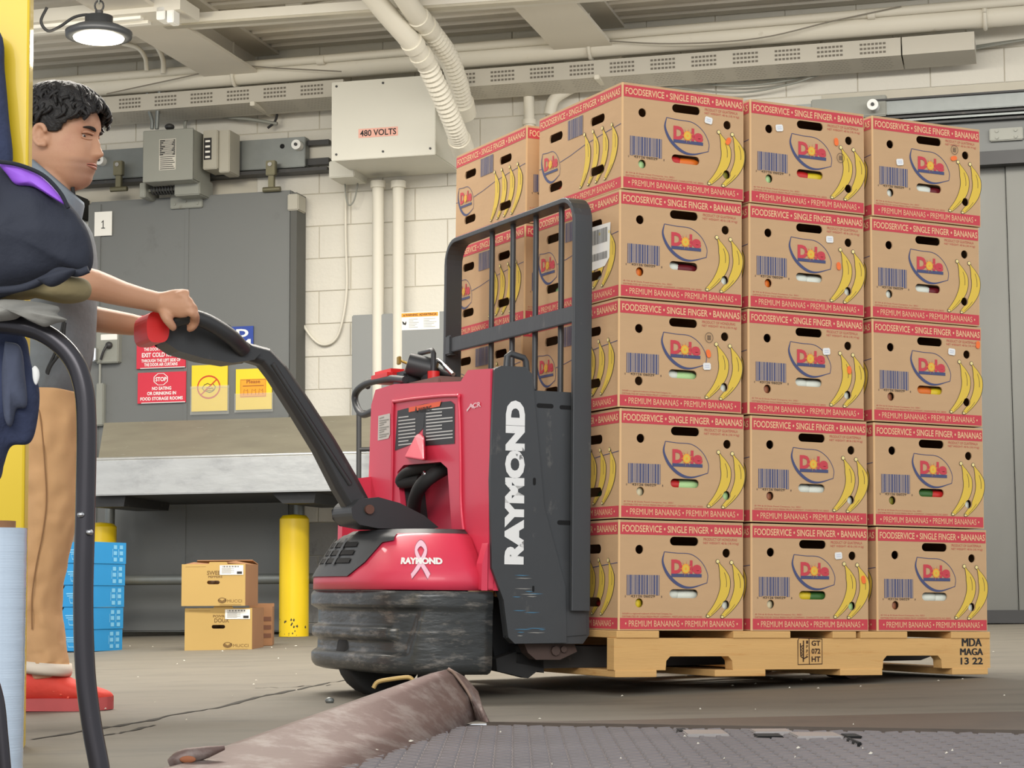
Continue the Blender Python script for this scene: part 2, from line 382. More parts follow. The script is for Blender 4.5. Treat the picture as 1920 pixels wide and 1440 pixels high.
for k, v in enumerate((224, 214, 205)):
    zz = wl(1850, v, .2).z; m = MB(); m.box((wl(1480, 240).x, -.24+.03*k, zz-.012), (b_.x+.3, -.02, zz)); m.build('track_rail', [DARKST, GALV, DARKST][k], door2)
m = MB(); m.bbox((wl(1480, 220).x, -.14, wl(1850, 203, .14).z), (b_.x+.3, -.02, wl(1850, 172, .14).z), .004); m.build('track_plate', GALV, door2)
m = MB(); zz = wl(1850, 172, .16).z; m.box((wl(1640, 190).x, -.16, zz-.01), (b_.x+.3, -.02, zz)); m.build('track_flange', DARKST, door2)
q = wl(1637, 198, .2); m = MB(); m.cyl((q.x, -.23, q.z), (q.x, -.15, q.z), .031, 18); m.cyl((q.x, -.24, q.z), (q.x, -.23, q.z), .01, 10, 1); m.build('roller', [WHITE, DARKST], door2)
m = MB(); m.bbox((q.x-.35, -.15, q.z-.05), (q.x+.07, -.1, q.z+.07), .006); m.build('roller_plate', GREYB, door2)
q = wl(1887, 253, .2); m = MB(); m.bbox((q.x-.09, -.225, q.z-.035), (q.x+.09, -.2, q.z+.035), .005)
for sx_ in (-.05, .05):
    for sz in (-.018, .018): m.cyl((q.x+sx_, -.232, q.z+sz), (q.x+sx_, -.224, q.z+sz), .008, 8)
m.build('strap_hinge', GREYB, door2)

# ---- dock plate with raised treads, in front
def dz(x, y): return floor_z(x, y)-.004
PLATE = mat('plate_steel', (104, 97, 97), .5, .35, var=.2, scale=2, rgb2=(76, 70, 72), thr=(.5, .75), s2=5)
pe0 = floor_at(905, 1356); pe1 = floor_at(1920, 1372)
ye = lambda x: pe0.y+(x-pe0.x)*(pe1.y-pe0.y)/(pe1.x-pe0.x)
mb = MB(); XL, XR = -.9, 3.2
plate = struct(mb.add([(XL, 1.2, dz(XL, 1.2)), (XR, 1.2, dz(XR, 1.2)), (XR, ye(XR), dz(XR, ye(XR))), (XL, ye(XL), dz(XL, ye(XL)))], [(0, 1, 2, 3)]).build('floor_dock_plate', PLATE), 'worn dark steel dock plate with raised chevron treads')
# strip of floor that reaches the plate
mb = MB(); STRIP = mat('steel_strip', (92, 82, 73), .6, .2, var=.2, scale=2, rgb2=(74, 67, 62), thr=(.5, .75), s2=3)
N = 16; P0 = [(-.06+i*(3.3+.06)/N) for i in range(N+1)]
vs = []
for x in P0: vs += [(x, ye(x)-.012, floor_z(x, ye(x))+.004), (x, 4.56, floor_z(x, 4.56)+.001)]
mb.add(vs, [(2*i, 2*i+2, 2*i+3, 2*i+1) for i in range(N)])
mb.add([p for i in range(N+1) for p in ((P0[i], ye(P0[i])-.012, floor_z(P0[i], ye(P0[i]))+.004), (P0[i], ye(P0[i])-.012, floor_z(P0[i], ye(P0[i]))-.05))], [(2*i, 2*i+1, 2*i+3, 2*i+2) for i in range(N)])
struct(mb.build('floor_edge_strip', STRIP), 'worn floor strip along the dock plate edge')
tr = MB(); yy = 1.9; r_ = 0
while yy < ye(0)-.04:
    x = -.35
    while x < 2.1:
        a = .62 if (r_ % 2) else -.62
        if yy < ye(x)-.04 and abs(x) < yy*.3+.15:
            c_, s_ = math.cos(a), math.sin(a); l, wd, h_ = .017, .0045, .005
            z = dz(x, yy)
            q = [Vector((x+c_*p-s_*t_, yy+s_*p+c_*t_, z)) for p, t_ in ((-l, -wd), (l, -wd), (l, wd), (-l, wd))]
            q2 = [Vector((x+c_*p-s_*t_, yy+s_*p+c_*t_, z+h_)) for p, t_ in ((-l*.9, -wd*.4), (l*.9, -wd*.4), (l*.9, wd*.4), (-l*.9, wd*.4))]
            tr.add(q+q2, [(4, 5, 6, 7), (0, 1, 5, 4), (1, 2, 6, 5), (2, 3, 7, 6), (3, 0, 4, 7)])
        x += .033
    yy += .03; r_ += 1
o = tr.build('tread_pattern', mat('tread_worn', (132, 126, 126), .38, .45, var=.2, scale=4), plate); o['kind'] = 'stuff'
# hinge knuckles let into the plate edge
hin = thing('plate_hinge', 'heavy steel hinge knuckles set in the edge of the dock plate', 'hinge')
def knuckle(u0, u1, v0, v1, name, mt):
    a = floor_at(u0, v1); b_ = floor_at(u1, v1); c_ = floor_at((u0+u1)/2, v0)
    m = MB(); m.bbox((a.x, a.y, dz(a.x, a.y)-.01), (b_.x, c_.y, dz(b_.x, c_.y)+.006), .002); m.build(name, mt, hin)
HS = mat('hinge_steel', (156, 152, 150), .45, .3, var=.2)
knuckle(1288, 1370, 1370, 1381, 'knuckle', HS); knuckle(1495, 1585, 1374, 1385, 'knuckle', HS); knuckle(1415, 1490, 1368, 1376, 'knuckle', HS)
knuckle(1420, 1472, 1377, 1384, 'slot', DARK); knuckle(1272, 1292, 1367, 1373, 'slot', DARK); knuckle(1588, 1620, 1377, 1384, 'slot', DARK); knuckle(1608, 1618, 1384, 1396, 'slot', DARK)
# scraps of paper and grit on the floor: nobody could count them
mb = MB()
for k in range(90):
    u = random.uniform(190, 1910); v = random.choice([random.uniform(1200, 1300), random.uniform(1300, 1440)])
    p = floor_at(u, v); r = random.uniform(.0018, .0045)*random.choice((1, 1, 1.8))*min(1.2, max(.5, p.y/6)); a = random.uniform(0, 3)
    zz = floor_z(p.x, p.y)+.004
    q = [Vector((p.x+r*math.cos(a+i*1.57)*random.uniform(.6, 1.5), p.y+r*math.sin(a+i*1.57)*random.uniform(.6, 1.5), zz+random.uniform(0, .002))) for i in range(4)]
    top = p+Vector((0, 0, 0)); top.z = zz+.004
    mb.add(q+[top], [(0, 1, 4), (1, 2, 4), (2, 3, 4), (3, 0, 4), (3, 2, 1, 0)])
o = mb.build('floor_scraps', mat('scrap_white', (205, 200, 185), .9)); tag(o, 'tiny pale paper scraps and grit scattered over the floor', 'litter', kind='stuff')
# ================================================================== ON AND NEAR THE BACK WALL
def wpath(pts, d): return [wl(u, v, d) for u, v in pts]
t = thing('sprinkler_pipe', 'thick cream painted pipe running along the top of the wall', 'pipe', MW)
m = MB(); m.tube(wpath([(-60, 181), (1990, 19)], .3), .064, 18); m.build('pipe', CREAM, t)
for u in (443, 1108, 1847):
    v = 161-(u-200)*.0794; q = wl(u, v, .3); m = MB()
    m.tube([q+Vector((.012*0, -.07*math.cos(a), .07*math.sin(a))) for a in [i*math.pi/8 for i in range(17)]], .012, 6)
    m.bbox((q.x-.014, -.37, q.z-.02), (q.x+.014, -.355, q.z+.12), .003); m.cyl((q.x, -.35, q.z+.1), (q.x, -.35, zc), .008, 8); m.build('pipe_clamp', CREAM, t)
t = thing('thin_conduit', 'thin cream conduit running just above the thick pipe', 'conduit', MW)
m = MB(); m.tube(wpath([(-60, 166), (1990, -5)], .38), .025, 12); m.build('tube', CREAM, t)
for u in (595, 1627):
    v = 146-(u-200)*.0836; q = wl(u, v, .38); q2 = wl(u+14, v-1, .38); m = MB(); m.cyl(q, q2, .03, 12); m.build('coupling', CREAM, t)
# perforated cable tray under the pipe
t = thing('cable_tray', 'cream painted perforated metal cable tray under the thick pipe', 'cable tray', MW)
TR = mat('tray_paint', (186, 181, 168), .6, var=.06, scale=4)
HOLE = mat('tray_hole', (110, 104, 94), .8)
A0 = wl(-60, 233, .3); A1 = wl(1690, 106, .3); A2 = wl(1828, 95, .3)
def traybox(a, b, name):
    m = MB(); vs = [(a.x, -.33, a.z), (b.x, -.33, b.z), (b.x, -.13, b.z-.03), (a.x, -.13, a.z-.03)]
    up = [(p[0], p[1], p[2]+.1) for p in vs]
    m.add(vs+up, [(0, 3, 2, 1), (4, 5, 6, 7), (0, 1, 5, 4), (1, 2, 6, 5), (2, 3, 7, 6), (3, 0, 4, 7)]); return m.build(name, TR, t)
TL = lambda x: Vector((x, 0, A0.z+(A1.z-A0.z)*(x-A0.x)/(A1.x-A0.x)))
XB0 = wl(622, 200, .55).x-.01; XB1 = wl(817, 200, .55).x+.01
traybox(A0, TL(XB0), 'tray_section'); traybox(TL(XB1), A1, 'tray_section'); traybox(Vector((A1.x+.008, 0, A1.z)), A2, 'tray_end_section')
n = 0; s = A0.x+.1
while s < A1.x-.15:
    if XB0-.17 < s < XB1: s += .05; continue
    f = (s-A0.x)/(A1.x-A0.x); z = A0.z+(A1.z-A0.z)*f; m = MB()
    for j in range(7):
        for i in range(8):
            x = s+i*.021+(j % 2)*.01; y = -.32+j*.025; zz = z-.03*(y+.33)/.2-.0008+(A1.z-A0.z)/(A1.x-A0.x)*(x-s)
            m.add([(x, y, zz), (x+.014, y+.003, zz), (x+.016, y+.008, zz-.0), (x+.002, y+.006, zz)], [(0, 1, 2, 3)])
    for j in range(3):
        for i in range(7):
            x = s+i*.021; zz = z+.02+j*.024+(A1.z-A0.z)/(A1.x-A0.x)*(x-s)
            m.add([(x, -.331, zz), (x+.015, -.331, zz), (x+.015, -.331, zz+.012), (x, -.331, zz+.012)], [(0, 1, 2, 3)])
    o = m.build('perforation', HOLE, t); o['kind'] = 'stuff'; s += .235; n += 1
for u, v in ((475, 190), (1120, 140)):
    q = wl(u, v, .34); m = MB(); m.bbox((q.x-.015, -.36, q.z-.03), (q.x+.015, -.05, q.z-.005), .003); m.build('bracket_arm', CREAM, t)
# transformer box
d = .55
a = wl(624, 298, d); b_ = wl(815, 142, d)
t = thing('voltage_box', 'large cream metal electrical box marked 480 VOLTS', 'electrical box', MW)
m = MB(); m.bbox((a.x, -d, a.z-.01), (b_.x, -.01, b_.z), .006); m.build('enclosure', CREAMB, t)
m = MB(); m.bbox((a.x-.006, -d-.008, a.z-.014), (b_.x+.006, -d+.002, b_.z+.004), .003); lid = m.build('cover_plate', CREAMB, t)
m = MB()
for fx_ in (.04, .5, .96):
    for fz in (.05, .95): m.cyl((a.x+(b_.x-a.x)*fx_, -d-.012, a.z+(b_.z-a.z)*fz), (a.x+(b_.x-a.x)*fx_, -d-.007, a.z+(b_.z-a.z)*fz), .007, 8)
m.build('cover_screws', DARKST, t)
q0 = wl(672, 259, d+.01); q1 = wl(746, 237, d+.01)
put = lambda x, z, l: Vector((x, -d-.0095-l, z))
m = MB(); rect(m, put, q0.x, q0.z, q1.x, q1.z, 0); text(m, '480 VOLTS', put, q0.x+.01, q0.z+.008, q1.x-.01, q1.z-.008, 1, .02, .0008)
m.build('voltage_sticker', [mat('pink_sticker', (226, 172, 156), .7), INK], t)
q = wl(655, 318, .2); m = MB(); m.bbox((q.x-.1, -.28, q.z-.06), (q.x+.06, -.05, q.z+.04), .005); m.build('side_box', CREAMB, t)
# flexible conduits into the box
def flex(name, lab, pts, n_straight, d0, rr):
    P = [wl(u, v, d0+(1.75-d0)*(1-i/(len(pts)-1))**1.1) for i, (u, v) in enumerate(pts)]; g_ = (P[0]-P[1]); P.insert(0, P[0]+g_*max(.2, (zc+.03-P[0].z)/max(g_.z, .02))); n_straight += 1; t = thing(name, lab, 'conduit', MW)
    st_ = bez(P[:n_straight], 4); m = MB(); m.tube(st_, rr, 14); m.build('rigid_pipe', CREAM, t)
    fp = bez(P[n_straight-1:], 14); m = MB(); m.tube(fp, [rr*(1.05 if i % 2 else .9) for i in range(len(fp))], 16, 0, True, False); m.build('corrugated_hose', CREAM, t)
    e = fp[-1]; e2 = fp[-3]; dd = (e-e2).normalized(); m = MB(); m.cyl(e-dd*.02, e+dd*.09, rr*1.18, 16); m.build('end_fitting', CREAM, t)
    for k in (-1, -.45):
        c0 = st_[-1]; dd = (st_[-1]-st_[-2]).normalized(); m = MB(); m.cyl(c0+dd*(.2*k), c0+dd*(.2*k+.05), rr*1.12, 16); m.build('collar', CREAM, t)
    return t
flex('flexible_conduit', 'corrugated flexible conduit ending low at the corner of the voltage box', [(672, -40), (720, 20), (768, 75), (800, 120), (828, 180), (850, 232), (862, 264)], 4, .66, .056)
flex('flexible_conduit', 'corrugated flexible conduit higher and right of the other one', [(735, -40), (775, 20), (808, 60), (838, 102), (857, 150), (868, 195)], 3, .56, .056)
# straight conduits below the box
for k, (u, lab) in enumerate(((709, 'vertical cream conduit below the voltage box, left one of two'), (747, 'vertical cream conduit below the voltage box, right one of two'))):
    q = wl(u, 340, .1); t = thing('wall_conduit', lab, 'conduit', MW, (q.x, -.1, .9), 'conduits below the voltage box')
    m = MB(); m.cyl((0, 0, 0), (0, 0, q.z-.9), .035, 14); m.build('tube', CREAM, t)
    m = MB(); m.cyl((0, 0, q.z-.94), (0, 0, q.z-.9), .045, 14); m.build('flange', CREAM, t)
q = wl(992, 225, .1); t = thing('wall_conduit', 'short upright cream pipe behind the top of the far cartons', 'conduit', MW, (q.x, -.1, 1.5))
m = MB(); m.cyl((0, 0, 0), (0, 0, wl(992, 168, .1).z-1.5), .032, 14); m.build('tube', CREAM, t); m = MB(); m.cyl((0, 0, q.z-1.53), (0, 0, q.z-1.5), .042, 14); m.build('flange', CREAM, t)
o = MB().tube(bez([wl(1030, 215, .1), wl(1038, 188, .1), wl(1058, 172, .1), wl(1090, 158, .1), wl(1140, 150, .1)], 6), .035, 12).build('bent_conduit', CREAM, M=MW); tag(o, 'bent cream pipe disappearing behind the highest front carton', 'conduit')
# door operator boxes
d = .4; a = wl(269, 343, d); b_ = wl(363, 241, d)
t = thing('door_operator', 'grey metal control box with rating plate above the cold room door', 'control box', MW)
m = MB(); m.bbox((a.x, -d, a.z), (b_.x, -.14, b_.z), .008); m.build('housing', GREYB, t)
m = MB(); m.bbox((a.x-.004, -d-.006, a.z), (b_.x+.002, -d, b_.z+.004), .003); m.build('cover', GREYB, t)
put = lambda x, z, l: Vector((x, -d-.0075-l, z)); q0 = wl(299, 320, d); q1 = wl(331, 260, d); m = MB()
rect(m, put, q0.x, q0.z, q1.x, q1.z, 0); W_ = q1.x-q0.x; H_ = q1.z-q0.z
for k in range(15):
    y0 = q0.z+H_*(.03+k*.064)
    if k < 7: rect(m, put, q0.x+W_*.06, y0, q0.x+W_*(.94-.2*((k*7) % 3)/3), y0+H_*.022, 1, .0008)
    else: rect(m, put, q0.x+W_*.04, y0, q0.x+W_*.96, y0+H_*.046, 1, .0008); rect(m, put, q0.x+W_*(.15+.1*(k % 3)), y0+H_*.012, q0.x+W_*(.75+.06*(k % 3)), y0+H_*.032, 0, .0016)
m.build('rating_plate', [mat('plate_silver', (196, 192, 180), .5), INK], t)
m = MB(); q = wl(318, 238, d-.1); m.sphere((q.x, -d+.1, q.z), (.03, .03, .02)); m.build('cable_gland', DARKST, t)
d = .32; a = wl(380, 318, d); b_ = wl(408, 243, d)
t = thing('small_control_box', 'small grey box with dark label right of the door control box', 'control box', MW)
m = MB(); m.bbox((a.x, -d, a.z), (b_.x, -.14, b_.z), .005); m.bbox((b_.x, -d+.02, a.z-.02), (b_.x+.07, -.14, b_.z), .005); m.build('housing', mat('beige_box', (170, 166, 152), .5, var=.06), t)
put = lambda x, z, l: Vector((x, -d-.001-l, z)); q0 = wl(382, 300, d); q1 = wl(397, 258, d); m = MB(); rect(m, put, q0.x, q0.z, q1.x, q1.z, 0)
for k in range(4):
    yy = q0.z+(q1.z-q0.z)*(.08+.24*k); rect(m, put, q0.x+.01, yy, q1.x-.01, yy+.012, 1, .0008)
m.build('dark_label', [INK, PAPER], t)
# spring latch under the operator
t = thing('spring_latch', 'coil spring door latch under the grey control box', 'latch', MW)
q = wl(285, 360, .25); q2 = wl(333, 355, .25); P = []
for i in range(90): f = i/89; P.append(Vector((q.x+(q2.x-q.x)*f, -.25+.03*math.cos(f*2*math.pi*9), q.z+.012+.03*math.sin(f*2*math.pi*9))))
m = MB(); m.tube(P, .006, 5); m.build('coil_spring', DARKST, t)
m = MB(); m.cyl((q.x-.03, -.25, q.z+.01), (q2.x+.02, -.25, q.z+.01), .011, 8); m.bbox((q.x-.06, -.3, q.z-.04), (q.x-.02, -.1, q.z+.05), .004); m.bbox((q2.x, -.3, q2.z-.05), (wl(381, 350, .25).x, -.1, q2.z+.06), .006); m.build('latch_bracket', GREYB, t)
WIRE = mat('wire_beige', (128, 122, 110), .7)
# conduits above the boxes
def wtube(name, lab, pts, d, r, mt=CREAM, cat='conduit', k=6): return tag(MB().tube(bez([wl(u, v, d) for u, v in pts], k), r, 8).build(name, mt, M=MW), lab, cat)
wtube('grey_conduit', 'thin grey conduit dropping into the door control box, left one', [(276, 175), (279, 205), (285, 225), (285, 242)], .3, .011, GALV)
wtube('grey_conduit', 'thin grey conduit dropping into the door control box, right one', [(299, 172), (296, 200), (294, 242)], .3, .013, GALV)
wtube('bent_conduit', 'thin bent conduit looping over the small control box', [(347, 243), (348, 228), (358, 213), (380, 210), (420, 219), (470, 224), (520, 232)], .1, .011, GREYB)
wtube('lamp_conduit', 'curved cream conduit rising from the pipe beside the lamp, outer one', [(306, 138), (305, 110), (290, 82), (262, 62), (225, 56)], .45, .016)
wtube('lamp_conduit', 'curved cream conduit rising from the pipe beside the lamp, inner one', [(275, 133), (272, 108), (258, 90), (230, 82)], .45, .014)
wtube('lamp_conduit', 'curved cream conduit left of the glowing lamp', [(55, 82), (75, 68), (105, 62), (140, 60)], .6, .014)
wtube('power_cable', 'short black cable kinked on the wall right of the control boxes', [(521, 201), (518, 222), (512, 232), (502, 240)], .1, .008, RUBBER, 'cable')
wtube('power_cable', 'pale cable hanging in a long loop beside the cold room door', [(545, 420), (546, 500), (553, 570), (575, 620), (600, 645), (625, 640), (640, 610), (650, 540), (648, 440), (648, 335)], .03, .008, CREAM, 'cable')
wtube('power_cable', 'thin grey cable hanging under the left end of the voltage box', [(646, 333), (649, 370), (655, 385), (664, 375), (670, 350), (671, 334)], .08, .005, GREYB, 'cable')
wtube('power_cable', 'dark cable running down the edge of the cold room door', [(550, 400), (544, 420), (545, 480), (546, 520)], .1, .009, RUBBER, 'cable')
wtube('power_cable', 'thin wire slung along the thick pipe', [(200, 176), (330, 148), (440, 125), (520, 128), (640, 134)], .42, .004, WIRE, 'cable')
wtube('power_cable', 'thin wire drooping along the right half of the pipe', [(1110, 75), (1260, 82), (1420, 72), (1560, 40), (1690, 12)], .42, .004, WIRE, 'cable')
for k, (dv, lab) in enumerate(((0, 'upper'), (9, 'middle'), (22, 'lower'))):
    wtube('wall_wire', lab+' one of three slack wires above the cartons', [(1240, 140+dv), (1380, 152+dv), (1480, 145+dv*.6), (1560, 128+dv*.3), (1690, 112+dv*.4), (1840, 85+dv*.2), (1950, 70)], .06+.02*k, .006, GREYB, 'cable')
q = wl(552, 381, .14); m = MB(); m.bbox((q.x-.03, -.18, q.z-.05), (q.x+.04, -.05, q.z+.05), .006); tag(m.build('junction_box', mat('beige_box', (170, 166, 152)), M=MW), 'small beige junction box at the upper right door corner', 'junction box')
# ---- lighting fixtures
L0 = at(185, 78, 10.2)
t = thing('high_bay_lamp', 'round high bay lamp glowing above the worker', 'lamp', None, L0)
LED = mat('led_disc', (255, 246, 220), .5, emit=9, var=0)
m = MB(); prof = [(0.0, .02), (.13, .02), (.165, .022), (.168, .05), (.12, .075), (.07, .08), (.07, .13), (.0, .13)]
m.loft([[Vector((r*math.cos(2*math.pi*j/28), r*math.sin(2*math.pi*j/28), z)) for j in range(28)] for r, z in [(max(r, .001), z) for r, z in prof]]); m.build('housing', TRPLAST, t)
m = MB(); m.loft([[Vector((r*math.cos(2*math.pi*j/28), r*math.sin(2*math.pi*j/28), z)) for j in range(28)] for r, z in ((.128, .021), (.125, .012), (.001, .008))]); m.build('diffuser', LED, t)
m = MB(); m.cyl((0, 0, .13), (0, 0, .16), .02, 10); m.tube([Vector((.022*math.cos(a), 0, .185+.028*math.sin(a))) for a in [i*2*math.pi/14 for i in range(15)]], .005, 6); m.build('hook', DARKST, t)
m = MB()
for k in range(7):
    m.tube([Vector((.012*math.cos(a)*(k % 2), .012*math.cos(a)*((k+1) % 2), .215+k*.034+.02*math.sin(a))) for a in [i*2*math.pi/8 for i in range(9)]], .004, 5)
m.build('chain', GREYB, t)
pl = bpy.data.lights.new('lamp_glow', 'POINT'); pl.energy = 25; pl.color = (1, .9, .7); pl.shadow_soft_size = .12; po = bpy.data.objects.new('lamp_glow', pl); C.objects.link(po); po.location = L0+Vector((0, -.02, -.05))
tag(MB().tube(bez([at(88, 14, 10.2), at(77, 40, 10.2), at(90, 58, 10.2), at(112, 50, 10.2), at(140, 32, 10.2), at(170, 28, 10.2), at(186, 40, 10.2)], 6), .008, 8).build('black_cable', RUBBER), 'black cable looping from the ceiling fixture to the round lamp', 'cable')
FIX = mat('fixture_white', (212, 208, 196), .5, var=.04)
t = thing('strip_light', 'long unlit white strip light fixture across the ceiling', 'light fixture', MW)
a = wl(305, 50, 1.4); b_ = wl(1330, -22, 1.4)
m = MB(); f = lambda p, dz_: Vector((p[0], p[1], p[2]+dz_))
def slab(m, a, b, d0, d1, h, mi=0):
    vs = [(a.x, -d1, a.z), (b.x, -d1, b.z), (b.x, -d0, b.z), (a.x, -d0, a.z)]
    m.add(vs+[(p[0], p[1], p[2]+h) for p in vs], [(0, 3, 2, 1), (4, 5, 6, 7), (0, 1, 5, 4), (1, 2, 6, 5), (2, 3, 7, 6), (3, 0, 4, 7)], mi)
slab(m, a, b_, 1.3, 1.45, .05); m.build('housing', FIX, t)
m = MB(); slab(m, Vector((a.x+.02, 0, a.z-.012)), Vector((b_.x, 0, b_.z-.012)), 1.38, 1.44, .012); m.build('reflector_edge', mat('reflector', (188, 182, 165), .35, .3), t)
t = thing('trough_light', 'wide white trough light fixture above the round lamp', 'light fixture', MW)
a = wl(-80, 60, 1.75); b_ = wl(345, 22, 1.75)
m = MB(); slab(m, a, b_, 1.55, 1.8, .07); m.build('housing', FIX, t)
m = MB(); slab(m, Vector((a.x, 0, a.z-.02)), Vector((b_.x-.25, 0, b_.z-.016)), 1.62, 1.66, .02); slab(m, Vector((a.x, 0, a.z-.02)), Vector((b_.x-.25, 0, b_.z-.016)), 1.71, 1.75, .02); m.build('tubes', PAPER, t)
q = wl(315, 22, 1.76); m = MB(); m.bbox((q.x-.05, -1.8, q.z-.05), (q.x-.0, -1.7, q.z+.02), .004); m.bbox((q.x+.01, -1.8, q.z-.07), (q.x+.05, -1.72, q.z), .004); m.build('lamp_socket', WHITE, t)
tag(MB().tube(bez([wl(450, 10, .9), wl(500, 18, .9), wl(540, 16, .9), wl(580, 12, .9), wl(640, -5, .9)], 6), .012, 8).build('ceiling_conduit', CREAM, M=MW), 'small cream conduit with junction box under the roof deck', 'conduit')
q = wl(556, 12, .9); m = MB(); m.bbox((q.x-.05, -.95, q.z-.02), (q.x+.05, -.85, q.z+.04), .005); tag(m.build('ceiling_junction_box', CREAM, M=MW), 'small cream junction box under the roof deck', 'junction box')

# ---- grey panel with warning sticker
d = .12; a = wl(659, 800, d); b_ = wl(862, 582, d)
t = thing('electrical_panel', 'flat grey electrical panel with a warning sticker behind the pallet truck', 'electrical panel', MW)
m = MB(); m.bbox((a.x, -d, a.z-.9), (b_.x+.5, -.012, b_.z), .006); m.build('cabinet', GREYP2, t)
put = lambda x, z, l: Vector((x, -d-.001-l, z)); q0 = wl(740, 620, d); q1 = wl(824, 583, d); W_ = q1.x-q0.x; H_ = q1.z-q0.z; m = MB()
rect(m, put, q0.x, q0.z, q1.x, q1.z); rect(m, put, q0.x+W_*.1, q1.z-H_*.27, q1.x-W_*.03, q1.z-H_*.05, 1, .0008)
text(m, 'WARNING  ADVERTENCIA', put, q0.x+W_*.24, q1.z-H_*.22, q1.x-W_*.06, q1.z-H_*.1, 2, .02, .0016)
poly(m, put, [(q0.x+W_*.2, q1.z-H_*.22), (q0.x+W_*.23, q1.z-H_*.22), (q0.x+W_*.215, q1.z-H_*.1)], 2, .0016)
for cx in (.32, .65):
    for k in range(6):
        l = (.2, .1, .22, .18, .14, .2)[k]*(1 if cx < .5 else 1.3); rect(m, put, q0.x+W_*cx, q1.z-H_*(.42+k*.09), q0.x+W_*(cx+l), q1.z-H_*(.395+k*.09), 3, .0008)
for cx, cy in ((.09, .62), (.22, .6)):
    stroke(m, put, [(q0.x+W_*(cx+.04*math.cos(i)), q1.z-H_*(cy+.1*math.sin(i*1.7))) for i in range(7)], .006, 2, .0012)
m.build('warning_sticker', [PAPER, ORGP, INK, mat('grey_text', (150, 148, 140))], t)

# ---- stainless chute below the door
t = thing('steel_chute', 'long stainless steel chute with bright front apron below the cold room door', 'chute', MW)
fz = wl(420, 857, .95).z; bz = wl(420, 925, .95).z
sL, sR = wl(178, 860, .95).x, wl(720, 850, .95).x
tz = wl(420, 786, .62).z; sLb = wl(195, 795, .62).x
m = MB(); m.add([(sL+.02, -.95, fz), (sR, -.95, fz), (sR, -.62, tz), (sLb, -.62, tz)], [(0, 1, 2, 3)]); m.add([(sL+.02, -.94, fz-.01), (sR, -.94, fz-.01), (sR, -.61, tz-.005), (sLb, -.61, tz-.005)], [(3, 2, 1, 0)]); m.build('sloped_tray', STEELW, t)
m = MB(); m.bbox((sL, -.97, bz), (sR, -.945, fz), .006); m.build('front_apron', STEEL, t)
m = MB(); m.tube([(sL, -.955, fz+.004), (sR, -.955, fz+.004)], .012, 10); m.build('rolled_edge', STEEL, t)
m = MB(); m.add([(sL, -.945, bz), (sR, -.945, bz), (sR, -.2, bz-.02), (sL, -.2, bz-.02)], [(0, 1, 2, 3)]); m.box((sLb, -.61, bz), (sLb+.01, -.2, tz)); m.add([(sLb, -.62, tz), (sR, -.62, tz), (sR, -.2, tz+.02), (sLb, -.2, tz+.02)], [(0, 1, 2, 3)]); m.build('underside_pan', DARKST, t)
for u0, u1 in ((150, 235), (508, 592)):
    a = wl(u0, 945, .9); b_ = wl(u1, 945, .9); m = MB(); m.prism([(a.x, bz), (b_.x, bz), (b_.x-.01, bz-.06), (a.x+.07, bz-.06)], lambda p: Vector((p[0], -.9, p[1])), lambda p: Vector((p[0], -.3, p[1]))); m.build('support_bracket', DARKST, t)
for u in (206, 560):
    q = wl(u, 960, .4); xw = MW @ Vector((q.x, -.4, 0)); m = MB(); m.cyl((q.x, -.4, floor_z(xw.x, xw.y)), (q.x, -.4, bz-.01), .03, 12); m.build('leg', GALV, t)
# bollards + guard rail
for u, vt, rr, lab, dd in ((552, 970, .084, 'yellow steel bollard right of the open cartons', .62), (189, 985, .092, 'yellow steel bollard beside the stack of blue trays', .62)):
    q = wl(u, vt, dd); x = MW @ Vector((q.x, -dd, 0)); fzz = floor_z(x.x, x.y)
    t = thing('bollard', lab, 'bollard', MW, (q.x, -dd, fzz), 'yellow bollards below the chute')
    m = MB(); m.tube([(0, 0, 0), (0, 0, q.z-fzz-.01)], rr, 24); m.build('post', YELLOW, t)
    m = MB(); m.loft([[Vector((r*math.cos(2*math.pi*j/24), r*math.sin(2*math.pi*j/24), z)) for j in range(24)] for r, z in ((rr, q.z-fzz-.01), (rr*.8, q.z-fzz+.01), (.001, q.z-fzz+.018))]); m.build('cap', YELLOW, t)
    m = MB()
    if u > 500:
        for k in range(26):
            a = random.uniform(math.pi*1.05, math.pi*1.95); z = random.uniform(.02, .18)**1.3; r = random.uniform(.004, .012)
            m.add([(1.004*rr*math.cos(a+e), 1.004*rr*math.sin(a+e), z+g) for e, g in ((-r*6, 0), (0, -r*.6), (r*6, .002), (0, r))], [(0, 1, 2, 3)])
        m.build('paint_chips', CRK, t)
t = thing('guard_rail', 'grey horizontal pipe rail running between the bollards', 'rail', MW)
q = wl(210, 1088, .48); q2 = wl(665, 1083, .48)
m = MB(); m.cyl((q.x-.4, -.48, q.z), (q2.x+.5, -.48, q.z), .03, 14); m.build('rail', GALV, t)
for x in (q.x-.3, q2.x+.45):
    xw = MW @ Vector((x, -.5, 0)); m = MB(); m.cyl((x, -.5, floor_z(xw.x, xw.y)), (x, -.5, q.z), .028, 12); m.build('post', GALV, t)
q = wl(673, 775, 1.1); xw = MW @ Vector((q.x, -1.1, 0)); t = thing('pipe_stand', 'thin dark steel pipe stand behind the pallet truck', 'frame', MW)
for u in (673, 790):
    q = wl(u, 772, 1.1); m = MB(); m.cyl((q.x, -1.1, floor_z(xw.x, xw.y)), (q.x, -1.1, q.z), .014, 10); m.build('post', DARKST, t)
for v in (774, 843):
    a = wl(673, v, 1.1); b_ = wl(790, v, 1.1); m = MB(); m.cyl(a, Vector((b_.x, -1.1, a.z)), .013, 10); m.build('crossbar', DARKST, t)

